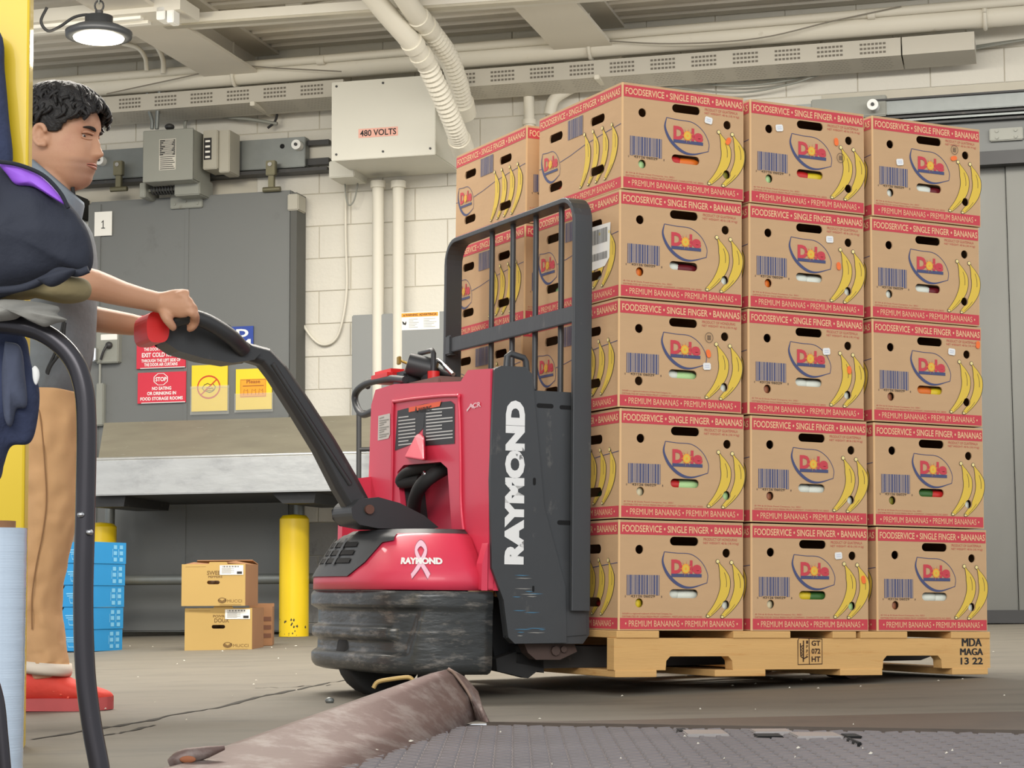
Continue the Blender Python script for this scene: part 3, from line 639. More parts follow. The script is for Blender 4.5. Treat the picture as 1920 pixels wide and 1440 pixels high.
# ---- papers and signs on the cold room door
dd = d1+.013
def sign(name, lab, cat, u0, v0, u1, v1, mats, thick=.002):
    a = wl(u0, v1, dd); b_ = wl(u1, v0, dd); t = thing(name, lab, cat, MW, (a.x, -dd, a.z)); W_, H_ = b_.x-a.x, b_.z-a.z
    m = MB(); m.box((0, -thick, 0), (W_, .005, H_)); m.build('sheet', mats[0], t)
    return t, W_, H_, MB(), (lambda x, z, l: Vector((x*W_, -thick-.0008-l, z*H_)))
SRED = mat('sign_red', (206, 46, 66), .5, var=.03); SYEL = mat('sign_yellow', (236, 206, 40), .45, var=.04)
t, W_, H_, m, put = sign('paper_notice', 'white paper with the number 1 on the grey door', 'paper', 177, 396, 210, 443, [PAPER])
stroke(m, put, [(.42, .55), (.51, .64), (.51, .32)], .05); stroke(m, put, [(.4, .315), (.62, .315)], .035, 0, .0003); m.build('number', INK, t)
t, W_, H_, m, put = sign('exit_sign', 'red sign about cold room exits, half hidden by the handle', 'sign', 256, 588, 349, 692, [SRED])
for k, (s, x0, x1, h) in enumerate((('ENTER COLD ROOMS', .07, .93, .085), ('THROUGH THE RIGHT', .07, .93, .06), ('THE DOOR AIR CURTAINS', .15, .85, .06), ('EXIT COLD ROOMS', .11, .93, .085), ('THROUGH THE LEFT SIDE OF', .1, .9, .06), ('THE DOOR AIR CURTAINS', .16, .84, .06))):
    y = (.52, .42, .33, .21, .115, .04)[k]; text(m, s, put, x0, y, x1, y+h, 0, .03)
m.build('lettering', WHITE, t); m = MB(); rect(m, put, .08, .0, .99, .014); m.build('bottom_line', WHITE, t)
t, W_, H_, m, put = sign('stop_sign', 'red no eating sign with stop octagon', 'sign', 258, 696, 349, 757, [SRED])
oc = [(.48+.15*math.cos(math.pi*(i+.5)/4), .77+.2*math.sin(math.pi*(i+.5)/4)) for i in range(8)]
stroke(m, lambda a, b, l: put(a, b, l), oc, .018, 0, 0, True); text(m, 'STOP', put, .37, .7, .6, .84, 0, .03)
for s, x0, x1, y in (('NO EATING', .3, .7, .42), ('OR DRINKING IN', .2, .8, .26), ('FOOD STORAGE ROOMS', .06, .94, .09)): text(m, s, put, x0, y, x1, y+.11, 0, .03)
m.build('lettering', WHITE, t); m = MB(); rect(m, put, .08, .0, .99, .025); m.build('bottom_line', WHITE, t)
t, W_, H_, m, put = sign('handshake_notice', 'yellow notice with red crossed out handshake in a plastic sleeve', 'notice', 359, 683, 427, 772, [SYEL])
stroke(m, put, ell(.48, .52, .31, .24), .035, 0, 0, True); stroke(m, put, [(.27, .36), (.7, .68)], .03, 0, .0005)
hs = [(.3, .5), (.36, .57), (.45, .6), (.52, .57), (.6, .59), (.67, .52), (.64, .46), (.58, .42), (.5, .4), (.42, .43), (.36, .44)]
stroke(m, put, hs, .018, 1, .0004, True); stroke(m, put, [(.42, .52), (.5, .48), (.58, .5), (.62, .46)], .015, 1, .0004); stroke(m, put, [(.38, .47), (.5, .44), (.6, .45)], .012, 1, .0004)
m.build('pictogram', [mat('pict_red', (196, 70, 30)), mat('pict_dark', (86, 80, 40))], t)
SLV = mat('plastic_sleeve', (215, 215, 205), .15, 0, alpha=.3, var=.02, spec=.8)
m = MB(); rect(m, put, -.03, -.07, 1.05, .52, 0, .002); rect(m, put, -.03, .5, 1.05, .55, 0, .0026); m.build('plastic_sleeve', SLV, t)
t, W_, H_, m, put = sign('yellow_notice', 'yellow notice with an orange pictogram panel right of the handshake notice', 'notice', 442, 690, 510, 769, [SYEL])
rect(m, put, .12, .3, .85, .75, 0); text(m, 'Please', put, .3, .64, .68, .73, 1, .02, .0006); rect(m, put, .2, .57, .78, .59, 1, .0006)
for cx in (.28, .5, .7): stroke(m, put, [(cx-.06, .36), (cx-.04, .5), (cx+.02, .46), (cx+.05, .5), (cx+.06, .36)], .012, 1, .0006)
stroke(m, put, [(.14, .32), (.83, .32), (.83, .73), (.14, .73)], .01, 1, .0006, True); m.build('print', [mat('notice_orange', (232, 158, 38)), mat('print_brown', (150, 84, 24))], t)
m = MB(); rect(m, put, -.03, -.06, 1.04, .4, 0, .002); m.build('plastic_sleeve', SLV, t)
t, W_, H_, m, put = sign('cold_room_sign', 'blue COLD ROOM sign behind the control handle', 'sign', 366, 611, 475, 676, [mat('sign_blue', (38, 66, 150), .45)])
text(m, 'COLD', put, .1, .66, .92, .92, 0, .04); text(m, 'ROOM', put, .1, .34, .94, .6, 0, .0); text(m, 'ROOM', put, .11, .34, .95, .6, 0, .0, .0004); text(m, 'ROOM', put, .12, .34, .96, .6, 0, .0, .0008); m.build('lettering', WHITE, t)
# door release box and pull cord
q0 = wl(186, 683, d1); q1 = wl(229, 622, d1)
t = thing('release_box', 'grey door release box with pull lever on the grey door', 'switch box', MW, (q0.x, -d1, q0.z)); W_, H_ = q1.x-q0.x, q1.z-q0.z
m = MB(); m.bbox((0, -.05, 0), (W_, .005, H_), .006); m.build('housing', GREYB, t)
m = MB(); m.bbox((W_*.22, -.053, H_*.72), (W_*.95, -.048, H_*.9), .002); m.build('name_plate', PAPER, t)
m = MB(); m.tube(bez([(W_*.6, -.07, H_*.6), (W_*.45, -.08, H_*.35), (W_*.3, -.07, H_*.1)], 4), .008, 6); m.sphere((W_*.62, -.06, H_*.55), .022); m.build('lever', DARKST, t)
m = MB(); m.bbox((-W_*.12, -.09, H_*.05), (W_*.12, -.05, H_*.5), .008); m.build('pull_lock', CHROME, t)
m = MB(); m.cyl((.02, -.03, 0), (.02, -.03, -.25), .008, 8); m.bbox((.0, -.04, -.38), (.05, 0, -.12), .006); m.build('pull_rod', GREYB, t)
# ================================================================== LOADED PALLET (truck frame)
BW, BD, BHT, PITCHZ = .3846, .50, .290, .294
TK = .004
def hole_push(p, holes):
    "move a print vertex that falls in a cut-out to the rim; holes: (cx, cy, w, h) stadiums"
    for cx, cy, w_, h_ in holes:
        r = h_/2; ax = max(0, w_/2-r); px = min(max(p[0], cx-ax), cx+ax); dx, dy = p[0]-px, p[1]-cy; l = math.hypot(dx, dy)
        if l < r:
            if l < 1e-6: return (px, cy+r), True
            return (px+dx/l*r, cy+dy/l*r), True
    return p, False
def strip_fill(mb, put, left, right, mi, lift, holes, nk=8):
    "fill between two 2-d polylines, leaving the cut-outs open"
    n = len(left); vs = []; ins = []
    for i in range(n):
        for k in range(nk+1):
            f = k/nk; q, inside = hole_push((left[i][0]+(right[i][0]-left[i][0])*f, left[i][1]+(right[i][1]-left[i][1])*f), holes)
            vs.append(put(q[0], q[1], lift)); ins.append(inside)
    fs = []
    for i in range(n-1):
        for k in range(nk):
            f = (i*(nk+1)+k, i*(nk+1)+k+1, (i+1)*(nk+1)+k+1, (i+1)*(nk+1)+k)
            if not all(ins[j] for j in f): fs.append(f)
    mb.add(vs, fs, mi)
def banana(mb, put, sx, sy, bx, by, bulge, wd, holes, sc=1.0):
    "printed banana from stem (sx, sy) to tip (bx, by), bulging right"
    N = 30; L_, R_, Lo, Ro, mid = [], [], [], [], []
    for i in range(N+1):
        t = i/N
        # centre line: stem, quick sweep right, then down-left to the tip
        cx = (1-t)**2*sx+2*t*(1-t)*(sx+bulge)+t*t*bx; cy = sy+(by-sy)*t
        wv = wd*(.16+.84*min(1, max(0, (t-.06)/.22))**.8) if t < .55 else wd*(1-(max(0, t-.55)/.45)**1.7*.72)
        if t < .03: wv = wd*.24
        sl = .35*max(0, t-.5)
        Lo.append((cx-wv/2-.0014, cy+sl*wd*.6)); Ro.append((cx+wv/2+.0022, cy-sl*wd*.6)); L_.append((cx-wv/2, cy+sl*wd*.6)); R_.append((cx+wv/2, cy-sl*wd*.6)); mid.append((cx+wv*.12, cy))
    strip_fill(mb, put, Lo, Ro, 1, .0004, holes); strip_fill(mb, put, L_, R_, 0, .0008, holes)
    strip_fill(mb, put, [(a-.0007, b) for a, b in mid[6:15]], [(a+.0007, b) for a, b in mid[6:15]], 1, .0012, holes, 1)
    strip_fill(mb, put, [(a-.0007+wd*.1, b) for a, b in mid[-8:-1]], [(a+.0007+wd*.1, b) for a, b in mid[-8:-1]], 1, .0012, holes, 1)
    for r_, mi, l in ((.0062*sc, 1, .0012), (.0048*sc, 2, .0016)): poly(mb, put, ell(sx, sy, r_, r_, 12), mi, l)
    poly(mb, put, ell(bx, by, .006*sc, .0045*sc, 10), 1, .0012); poly(mb, put, ell(bx, by, .0042*sc, .003*sc, 10), 2, .0016)
def logo(mb, put, W_, H_, u0, u1, v0, v1, du0, du1, dv0, dv1, bv0, bv1):
    "leaf outline, word, sun and bar; v measured downwards"
    X = lambda u: u*W_; Z = lambda v: H_*(1-v)
    top = bez([(X(u0+.01), Z(v0), 0), (X(u0+(u1-u0)*.3), Z(v0+.01), 0), (X(u0+(u1-u0)*.62), Z(v0+.018), 0), (X(u0+(u1-u0)*.86), Z(v0+(v1-v0)*.27), 0), (X(u1-.002), Z(v0+(v1-v0)*.6), 0), (X(u1-.006), Z(v0+(v1-v0)*.86), 0)], 6)
    bot = bez([(X(u0+.01), Z(v0), 0), (X(u0-.002), Z(v0+(v1-v0)*.3), 0), (X(u0+(u1-u0)*.12), Z(v0+(v1-v0)*.66), 0), (X(u0+(u1-u0)*.36), Z(v0+(v1-v0)*.93), 0), (X(u0+(u1-u0)*.62), Z(v1), 0), (X(u1-.006), Z(v0+(v1-v0)*.86), 0)], 6)
    stroke(mb, put, [(p.x, p.y) for p in top], .0018, 0, .0004); n = len(bot)
    stroke(mb, put, [(p.x, p.y) for p in bot], [.002+.007*math.sin(math.pi*min(1, i/(n-1)*1.05))**1.2 for i in range(n)], 0, .0004)
    rect(mb, put, X(du0), Z(bv1), X(du1), Z(bv0), 0, .0006)
    w_ = du1-du0; h_ = dv1-dv0
    text(mb, 'D', put, X(du0), Z(dv1), X(du0+w_*.36), Z(dv0), 1, .05, .0006)
    text(mb, 'l', put, X(du0+w_*.61), Z(dv1-.01*h_), X(du0+w_*.7), Z(dv0+h_*.04), 1, .04, .0006)
    text(mb, 'e', put, X(du0+w_*.69), Z(dv1), X(du1), Z(dv0+h_*.34), 1, .05, .0006)
    cx, cy = X(du0+w_*.47), Z(dv0+h_*.64); rx = X(w_*.2); ry = rx*1.05
    for k in range(18):
        a = 2*math.pi*k/18; b0 = a-.1; b1 = a+.1
        poly(mb, put, [(cx+rx*.45*math.cos(b0), cy+ry*.45*math.sin(b0)), (cx+rx*1.12*math.cos(a), cy+ry*1.12*math.sin(a)), (cx+rx*.45*math.cos(b1), cy+ry*.45*math.sin(b1))], 2 if k % 2 else 1, .001)
    poly(mb, put, ell(cx, cy, rx*.66, ry*.66, 18), 3, .0012); poly(mb, put, ell(cx, cy, rx*.5, ry*.5, 18), 2, .0015); poly(mb, put, ell(cx, cy, rx*.18, ry*.18, 10), 3, .0018)
def barcode(mb, put, x0, z0, x1, z1, digits=True):
    rnd = random.Random(3); rect(mb, put, x0, z0, x1, z1, 1, .0003); x = x0
    while x < x1-.001:
        w_ = rnd.choice((.0012, .002, .0032, .0045))*(x1-x0)/.098; rect(mb, put, x, z0, min(x+w_, x1), z1, 0, .0006); x += w_+rnd.choice((.0014, .0022, .0034))*(x1-x0)/.098
    if digits:
        h_ = (z1-z0)*.12; w_ = x1-x0; rect(mb, put, x0+w_*.1, z0, x0+w_*.9, z0+h_*.25, 3, .0009)
        text(mb, '43126 06029', put, x0+w_*.12, z0-h_*.9, x0+w_*.86, z0+h_*.1, 2, 0, .0012); text(mb, '0', put, x0-w_*.06, z0-h_*.9, x0-w_*.03, z0-h_*.1, 2, 0, .0009); text(mb, '1', put, x1+w_*.06, z0-h_*.9, x1+w_*.08, z0-h_*.1, 2, 0, .0009)
H = BHT
FH = [(.518, .184, .23, .08), (.515, .664, .23, .08)]
FC = [(.162, .267), (.859, .284), (.162, .752), (.853, .762)]
fh = [(u*BW, H*(1-v), w_*BW, h_*H) for u, v, w_, h_ in FH]+[(u*BW, H*(1-v), .0245, .0245) for u, v in FC]
SH = [(.218, .255), (.72, .26), (.218, .748), (.72, .748)]
sh = [(u*BD, H*(1-v), .083, .0245) for u, v in SH]
fput = lambda a, b, l: Vector((a, -.0006-l, b))
sput = lambda a, b, l: Vector((-.0006-l, BD-a, b))
def carton_body():
    m = MB()
    vs, fs = holed([(TK, 0), (BW-TK, 0), (BW-TK, H), (TK, H)], [stadium(*q) for q in fh], TK); m.add([(v.x, v.z, v.y) for v in vs], fs)
    vs, fs = holed([(TK, 0), (BD-TK, 0), (BD-TK, H), (TK, H)], [stadium(*q) for q in sh], TK); m.add([(v.z, BD-v.x, v.y) for v in vs], fs)
    m.box((TK, BD-TK, 0), (BW-TK, BD, H)); m.box((BW-TK, TK, 0), (BW, BD-TK, H))
    m.box((TK, TK, 0), (BW-TK, BD-TK, TK)); m.box((TK, TK, H-TK), (BW-TK, BD-TK, H))
    for x, y in ((0, 0), (BW, 0), (BW, BD), (0, BD)):
        sx = 1 if x == 0 else -1; sy = 1 if y == 0 else -1
        P = [(x, y+sy*TK), (x+sx*.0012, y+sy*.0012), (x+sx*TK, y), (x+sx*TK, y+sy*TK)]
        m.prism(P, lambda p: Vector((p[0], p[1], 0)), lambda p: Vector((p[0], p[1], H)), 1)
    return m.mesh('carton_body', [KRAFT, mat('kraft_crease', (222, 182, 134), .85)])
ME = {}
def reg(name, mb, mats): ME[name] = mb.mesh(name, mats)
TOPT = 'FOODSERVICE \u2022 SINGLE FINGER \u2022 BANANAS'; BOTT = '\u2022 PREMIUM BANANAS \u2022 PREMIUM BANANAS \u2022'
ME['body'] = carton_body()
for side, put, W_ in (('front', fput, BW), ('side', sput, BD)):
    X = lambda u: u*W_; Z = lambda v: H*(1-v)
    m = MB(); rect(m, put, .0045, Z(.132), W_-.0045, Z(.022)); reg(side+'_upper_band', m, REDP)
    m = MB(); text(m, TOPT, put, X(.025), Z(.11), X(.98), Z(.046), 0, .018, .0006); reg(side+'_upper_lettering', m, KRAFTP)
    m = MB(); rect(m, put, .0045, Z(.988), W_-.0045, Z(.888)); reg(side+'_lower_band', m, REDP)
    m = MB(); text(m, BOTT, put, X(.05), Z(.966), X(.95), Z(.91), 0, .0, .0006); reg(side+'_lower_lettering', m, KRAFTP)
m = MB(); logo(m, fput, BW, H, .347, .706, .283, .607, .413, .656, .352, .482, .482, .512); reg('front_logo', m, [BLUEP, REDP, YELP, ORGP])
m = MB(); logo(m, sput, BD, H, .042, .275, .37, .69, .075, .245, .425, .555, .572, .597)
stroke(m, sput, [(0.005, H*(1-.518)), (.045*BD, H*(1-.52))], .0018, 0, .0003)
stroke(m, sput, [(.273*BD, H*(1-.525)), (.4*BD, H*(1-.5)), (.56*BD, H*(1-.455)), (.8*BD, H*(1-.415)), (.99*BD, H*(1-.39))], .0018, 0, .0003); reg('side_logo', m, [BLUEP, REDP, YELP, ORGP])
m = MB(); barcode(m, fput, .063*BW, H*(1-.682), .318*BW, H*(1-.498)); reg('front_barcode', m, [BLUEP, GREYP, INKP, KRAFT])
m = MB(); barcode(m, sput, .37*BD, H*(1-.34), .55*BD, H*(1-.15), False); reg('side_barcode', m, [BLUEP, GREYP, INKP, KRAFT])
m = MB()
for sx, sv, bx, bv in ((.785, .362, .705, .868), (.898, .37, .822, .874)): banana(m, fput, sx*BW, H*(1-sv), bx*BW, H*(1-bv), .158*BW, .03, fh)
reg('front_bananas', m, [YELP, INKP, mat('banana_tip', (240, 222, 150), .8)])
m = MB()
for sx, bx, sv, bv in ((.573, .527, .352, .85), (.673, .618, .357, .852), (.782, .709, .362, .853), (.89, .81, .367, .855)): banana(m, sput, sx*BD, H*(1-sv), bx*BD, H*(1-bv), .1*BD, .03, sh)
reg('side_bananas', m, [YELP, INKP, MATS['banana_tip']])
def fine(country, l1, l2):
    m = MB()
    text(m, 'PRODUCT OF '+country, fput, .672*BW, H*(1-.172), .945*BW, H*(1-.147), 0, 0, .0003); text(m, 'NET WEIGHT: 40 lb (18.14 kg)', fput, .67*BW, H*(1-.21), .958*BW, H*(1-.184), 0, 0, .0003)
    text(m, l1, fput, .03*BW, H*(1-.858), .42*BW, H*(1-.84), 0, 0, .0003); text(m, l2, fput, .03*BW, H*(1-.884), .66*BW, H*(1-.866), 0, 0, .0003); return m
REDS = mat('small_red_print', (196, 92, 82), .8)
reg('fine_g', fine('GUATEMALA', '\u00ae TM & \u00a9 Dole Food Company, Inc. 2021', 'DISTRIBUTED BY DOLE FRESH FRUIT COMPANY, CHARLOTTE, NC 28202'), REDS)
reg('fine_h', fine('HONDURAS', 'DOLE\u00ae is a registered trademark of Dole Food Company, Inc.', 'DISTRIBUTED BY DOLE FRESH FRUIT COMPANY, WESTLAKE VILLAGE, CA 91362'), REDS)
m = MB(); m.prism([(-.012, -.006), (-.009, -.0095), (.009, -.0095), (.012, -.006), (.012, .006), (.009, .0095), (-.009, .0095), (-.012, .006)], lambda p: Vector((p[0], 0, p[1])), lambda p: Vector((p[0], -.0012, p[1])), 0)
for k in range(2): m.box((-.007, -.0016, -.003+k*.005), (.007, -.0011, -.0015+k*.005), 1)
ME['white_sticker'] = m.mesh('white_sticker', [WHITE, mat('sticker_text', (186, 192, 214))])
m = MB(); m.prism(stadium(0, 0, .023, .0135, 4), lambda p: Vector((p[1], 0, p[0])), lambda p: Vector((p[1], -.0012, p[0]))); ME['orange_sticker'] = m.mesh('orange_sticker', mat('orange_sticker', (250, 116, 52), .6, var=.15, scale=60))
m = MB(); stroke(m, lambda a, b, l: Vector((a, -.001-l, b)), ell(0, 0, .0125, .0135, 20), .0012, 0, 0, True)
for k in range(4): rect(m, lambda a, b, l: Vector((a, -.001-l, b)), -.006, -.006+k*.0035, .006, -.0045+k*.0035)
ME['stamp'] = m.mesh('round_stamp', INKP)
PARTS = [('carton_body', 'body', None), ('front_upper_band', 'front_upper_band', 'front_upper_lettering'), ('front_lower_band', 'front_lower_band', 'front_lower_lettering'), ('front_logo', 'front_logo', None), ('front_barcode', 'front_barcode', None), ('front_banana_print', 'front_bananas', None),
         ('side_upper_band', 'side_upper_band', 'side_upper_lettering'), ('side_lower_band', 'side_lower_band', 'side_lower_lettering'), ('side_logo', 'side_logo', None), ('side_barcode', 'side_barcode', None), ('side_banana_print', 'side_bananas', None)]
ROWN = ['top layer', 'second layer from top', 'middle layer', 'fourth layer from top', 'bottom layer']
COLN = ['left front corner next to the truck', 'middle of the front', 'right end of the front']
EX = {(0, 0): 'white and orange stickers', (0, 1): 'orange sticker above a banana', (0, 2): 'round stamp and orange sticker'}
def carton(r, c, far=False):
    x = (0, .4075, .8154)[c]; y = .58 if far else 0; z = (4-r)*PITCHZ
    rnd = random.Random(r*10+c+(5 if far else 0))
    dx = (.002, -.004, -.006, 0, 0)[r]+rnd.uniform(-.002, .002) + (0 if c == 0 else (.004 if r == 4 and c == 2 else 0))
    dy = rnd.uniform(-.003, .003); rz = rnd.uniform(-.004, .004)
    if far: lab = f'kraft banana carton at the far left of the pallet, {ROWN[r]}'; grp = 'banana cartons in the far row'
    else: lab = f'kraft banana carton, {ROWN[r]}, {COLN[c]}'; grp = 'banana cartons in the front row'
    t = thing('banana_carton', lab, 'carton', MS @ Matrix.Translation((x+dx, y+dy, z)) @ Matrix.Rotation(rz, 4, 'Z'), group=grp)
    for nm, k, sub in PARTS:
        o = link(nm, ME[k], t)
        if sub: link('lettering', ME[sub], o)
    link('front_fine_print', ME['fine_h' if (r, c) in ((2, 0), (4, 0)) else 'fine_g'], t)['kind'] = 'stuff'
    return t
CART = {}
for r in range(5):
    for c in range(3): CART[r, c] = carton(r, c)
    carton(r, 0, True)
def stick(kind, r, c, u, v, rot=0, part=None):
    t = CART[r, c]; p = t.matrix_basis.inverted() @ (MS @ st(u, v, y=0.0))
    o = link(part or kind, ME[kind], t); o.matrix_basis = Matrix.Translation((p.x, -.0025, p.z)) @ Matrix.Rotation(rot, 4, 'Y')
for r, c, u, v in ((0, 0, 1328, 226), (0, 1, 1461, 240), (0, 2, 1687, 304), (1, 1, 1555, 449), (2, 0, 1325, 687), (2, 1, 1549, 659), (2, 2, 1782, 660), (4, 1, 1570, 1042)): stick('white_sticker', r, c, u, v, random.uniform(-.15, .25))
for r, c, u, v, a in ((0, 0, 1365, 265, .5), (0, 1, 1568, 266, -.1), (0, 2, 1788, 297, 1.3), (1, 1, 1572, 499, -.1), (2, 0, 1328, 663, -.2), (2, 1, 1592, 694, -.1), (2, 2, 1831, 647, .1), (4, 1, 1617, 1087, -.2)): stick('orange_sticker', r, c, u, v, a)
for r, c, u, v in ((0, 1, 1576, 296), (0, 2, 1789, 281), (2, 0, 1329, 633)): stick('stamp', r, c, u, v, 0, 'round_stamp')
# bar code label on the truck side of a second-layer carton
t = CART[1, 0]; p = t.matrix_basis.inverted() @ (MS @ st(1128, 464, x=0.0)); m = MB(); L_ = .1
pp = lambda a, b, l: Vector((-.002-l, p.y-a, p.z+b))
poly(m, pp, [(-.065, -.06), (.03, -.055), (.055, -.035), (.06, .06), (-.06, .062)], 0); rnd = random.Random(5); a = -.045
while a < .045:
    w_ = rnd.choice((.0015, .003)); rect(m, pp, a, .01, a+w_, .05, 1, .0006); rect(m, pp, a, -.035, a+w_, -.015, 1, .0006); a += w_+rnd.choice((.002, .003))
m.build('barcode_label', [PAPER, INK], t)

# ---- produce seen through the cut-outs
def squash_mesh(name, mt):
    m = MB(); N = 14; prof = [(-.5, .02), (-.47, .14), (-.38, .21), (-.2, .24), (0, .25), (.2, .245), (.36, .2), (.45, .12), (.5, .04)]
    m.loft([[Vector((x, r*(1+.03*math.cos(5*a))*math.cos(a), r*math.sin(a))) for a in [2*math.pi*j/N for j in range(N)]] for x, r in prof]); return m.mesh(name, mt)
def globe_mesh(name, mt, mt2):
    m = MB(); N = 16; prof = [(.02, -.42), (.2, -.5), (.38, -.4), (.5, -.1), (.49, .15), (.36, .38), (.16, .44), (.05, .37)]
    m.loft([[Vector((r*(1+.05*math.cos(4*a))*math.cos(a), r*(1+.05*math.cos(4*a))*math.sin(a), z)) for a in [2*math.pi*j/N for j in range(N)]] for r, z in prof])
    m.tube([(0, 0, .35), (.02, 0, .5), (.06, .01, .58)], [.05, .04, .05], 7, 1); return m.mesh(name, [mt, mt2])
PC = {'white': (232, 236, 222), 'pale green': (186, 224, 156), 'red': (208, 48, 44), 'orange': (232, 120, 40), 'yellow': (228, 200, 48), 'dark green': (66, 110, 52), 'brown': (160, 100, 70), 'dark red': (110, 28, 36), 'cream': (226, 214, 176), 'olive': (138, 132, 48)}
STEM = mat('stem_green', (84, 110, 60), .7); VM = {}
for k, v in PC.items():
    mm = mat('produce_'+k.replace(' ', '_'), v, .35, var=.1, scale=25, coat=.2); VM[k] = (squash_mesh('squash', mm), globe_mesh('globe', mm, STEM))
ZONE = ['top', 'second', 'middle', 'fourth', 'bottom']; CZ = ['left', 'centre', 'right']
def veg(r, c, u, v, kind, color, spot, Lx=.13, Rr=.055):
    t = CART[r, c]; me = VM[color][0 if kind == 'squash' else 1]
    if kind == 'squash': sc_ = (Lx, Rr*2, Rr*2); yb = Rr*.5+.012
    else: sc_ = (Rr, Rr, Rr); yb = Rr*.56+.006
    o = bpy.data.objects.new('squash' if kind == 'squash' else 'round_vegetable', me); C.objects.link(o)
    o.matrix_basis = t.matrix_basis @ Matrix.Translation((u*BW, yb, H*(1-v))) @ Matrix.Diagonal((*sc_, 1))
    tag(o, f'{color} {"squash" if kind == "squash" else "round vegetable"} {spot}, {ZONE[r]} layer, {CZ[c]} front carton', 'vegetable', 'produce inside the cartons')
LOW = {(0, 0): ('red', 'orange'), (0, 1): ('red', 'yellow'), (0, 2): ('white', 'dark red'), (1, 0): ('white', 'dark red'), (1, 1): ('white', 'white'), (1, 2): ('white', 'dark red'), (2, 0): ('white', 'pale green'), (2, 1): ('white', 'white'), (2, 2): ('orange', 'yellow'), (3, 0): ('red', 'pale green'), (3, 1): ('white', 'white'), (3, 2): ('dark green', 'red'), (4, 0): ('white', 'white'), (4, 1): ('yellow', 'dark green'), (4, 2): ('white', 'white')}
LL = {(0, 0): 'pale green', (0, 1): 'pale green', (0, 2): 'white', (1, 0): 'orange', (1, 1): 'orange', (1, 2): 'white', (2, 1): 'brown', (2, 2): 'brown', (3, 0): 'cream', (3, 1): 'brown', (3, 2): 'olive', (4, 0): 'yellow', (4, 1): 'cream', (4, 2): 'brown'}
LR = {(0, 0): 'olive', (1, 0): 'white', (1, 1): 'white', (2, 0): 'white', (2, 1): 'white', (3, 0): 'pale green', (3, 1): 'white', (3, 2): 'white', (4, 0): 'white', (4, 1): 'pale green', (4, 2): 'white'}
for (r, c), (a, b_) in LOW.items():
    s = .08*((r*3+c) % 3-1)
    veg(r, c, .455+s*.4, .675, 'squash', a, 'left in the lower hand hole', .085, .034); veg(r, c, .60+s*.4, .68, 'squash', b_, 'right in the lower hand hole', .085, .034)
for (r, c), a in LL.items(): veg(r, c, .162, .757, 'globe', a, 'in the lower left hole', Rr=.05)
for (r, c), a in LR.items(): veg(r, c, .85, .77, 'globe', a, 'in the lower right hole', Rr=.05)
for r, u, v, col, far in ((0, .72, .76, 'olive', 0), (0, .218, .76, 'red', 0), (1, .72, .76, 'white', 0), (1, .218, .755, 'pale green', 0), (4, .72, .76, 'red', 0), (3, .72, .77, 'dark green', 0)):
    t = CART[r, 0]; o = bpy.data.objects.new('squash', VM[col][0]); C.objects.link(o)
    o.matrix_basis = t.matrix_basis @ Matrix.Translation((.038, BD*(1-u), H*(1-v))) @ Matrix.Rotation(math.pi/2, 4, 'Z') @ Matrix.Diagonal((.09, .06, .06, 1))
    tag(o, f'{col} squash in the {"near" if u > .5 else "far"} side hole, {ZONE[r]} layer, truck side of corner carton', 'vegetable', 'produce inside the cartons')

# ---- pallet
PZ = -.02; SHH = .084
pal = thing('pallet', 'pale wooden stringer pallet carrying the banana cartons', 'pallet', MS, (0, 0, -.125))
off = Vector((0, 0, .125))
def pput(y): return lambda p: Vector((p[0], y, p[1])) + off
x0, x1 = -.014, 1.214
n0 = [st(1248, 1240, y=0).x, st(1374, 1240, y=0).x, st(1655, 1240, y=0).x, st(1766, 1240, y=0).x]
def notch(a, b, zt): return [(a, PZ-SHH), (a+.002, zt-.012), (a+.014, zt), (b-.014, zt), (b-.002, zt-.012), (b, PZ-SHH)]
zt = PZ-.048
out = [(x0, PZ), (x0, PZ-SHH)]+notch(n0[0], n0[1], zt)+notch(n0[2], n0[3], zt)+[(x1, PZ-SHH), (x1, PZ)]
for y in (0.0, .52, 1.04):
    m = MB(); vs, fs = holed(out, [], .038); m.add([Vector((v.x, y+v.z, v.y))+off for v in vs], fs); bevel(m.build('stringer', WOOD, pal), .002)
for u0, u1 in ((1155, 1235), (1374, 1481), (1560, 1604), (1612, 1700), (1782, 1855)):
    a = st(u0, 1186, y=0).x; b_ = st(u1, 1186, y=0).x; m = MB(); m.box(Vector((a, -.004, PZ))+off, Vector((b_, 1.08, PZ+.019))+off); bevel(m.build('deck_board', WOOD, pal), .002)
for u0, u1 in ((1153, 1231), (1340, 1435), (1575, 1654), (1785, 1852)):
    a = st(u0, 1260, y=0).x; b_ = st(u1, 1260, y=0).x; m = MB(); m.box(Vector((a, -.002, PZ-SHH-.018))+off, Vector((b_, 1.08, PZ-SHH))+off); bevel(m.build('bottom_board', WOOD, pal), .002)
sp = lambda a, b, l: Vector((a, -.0008-l, b))+off
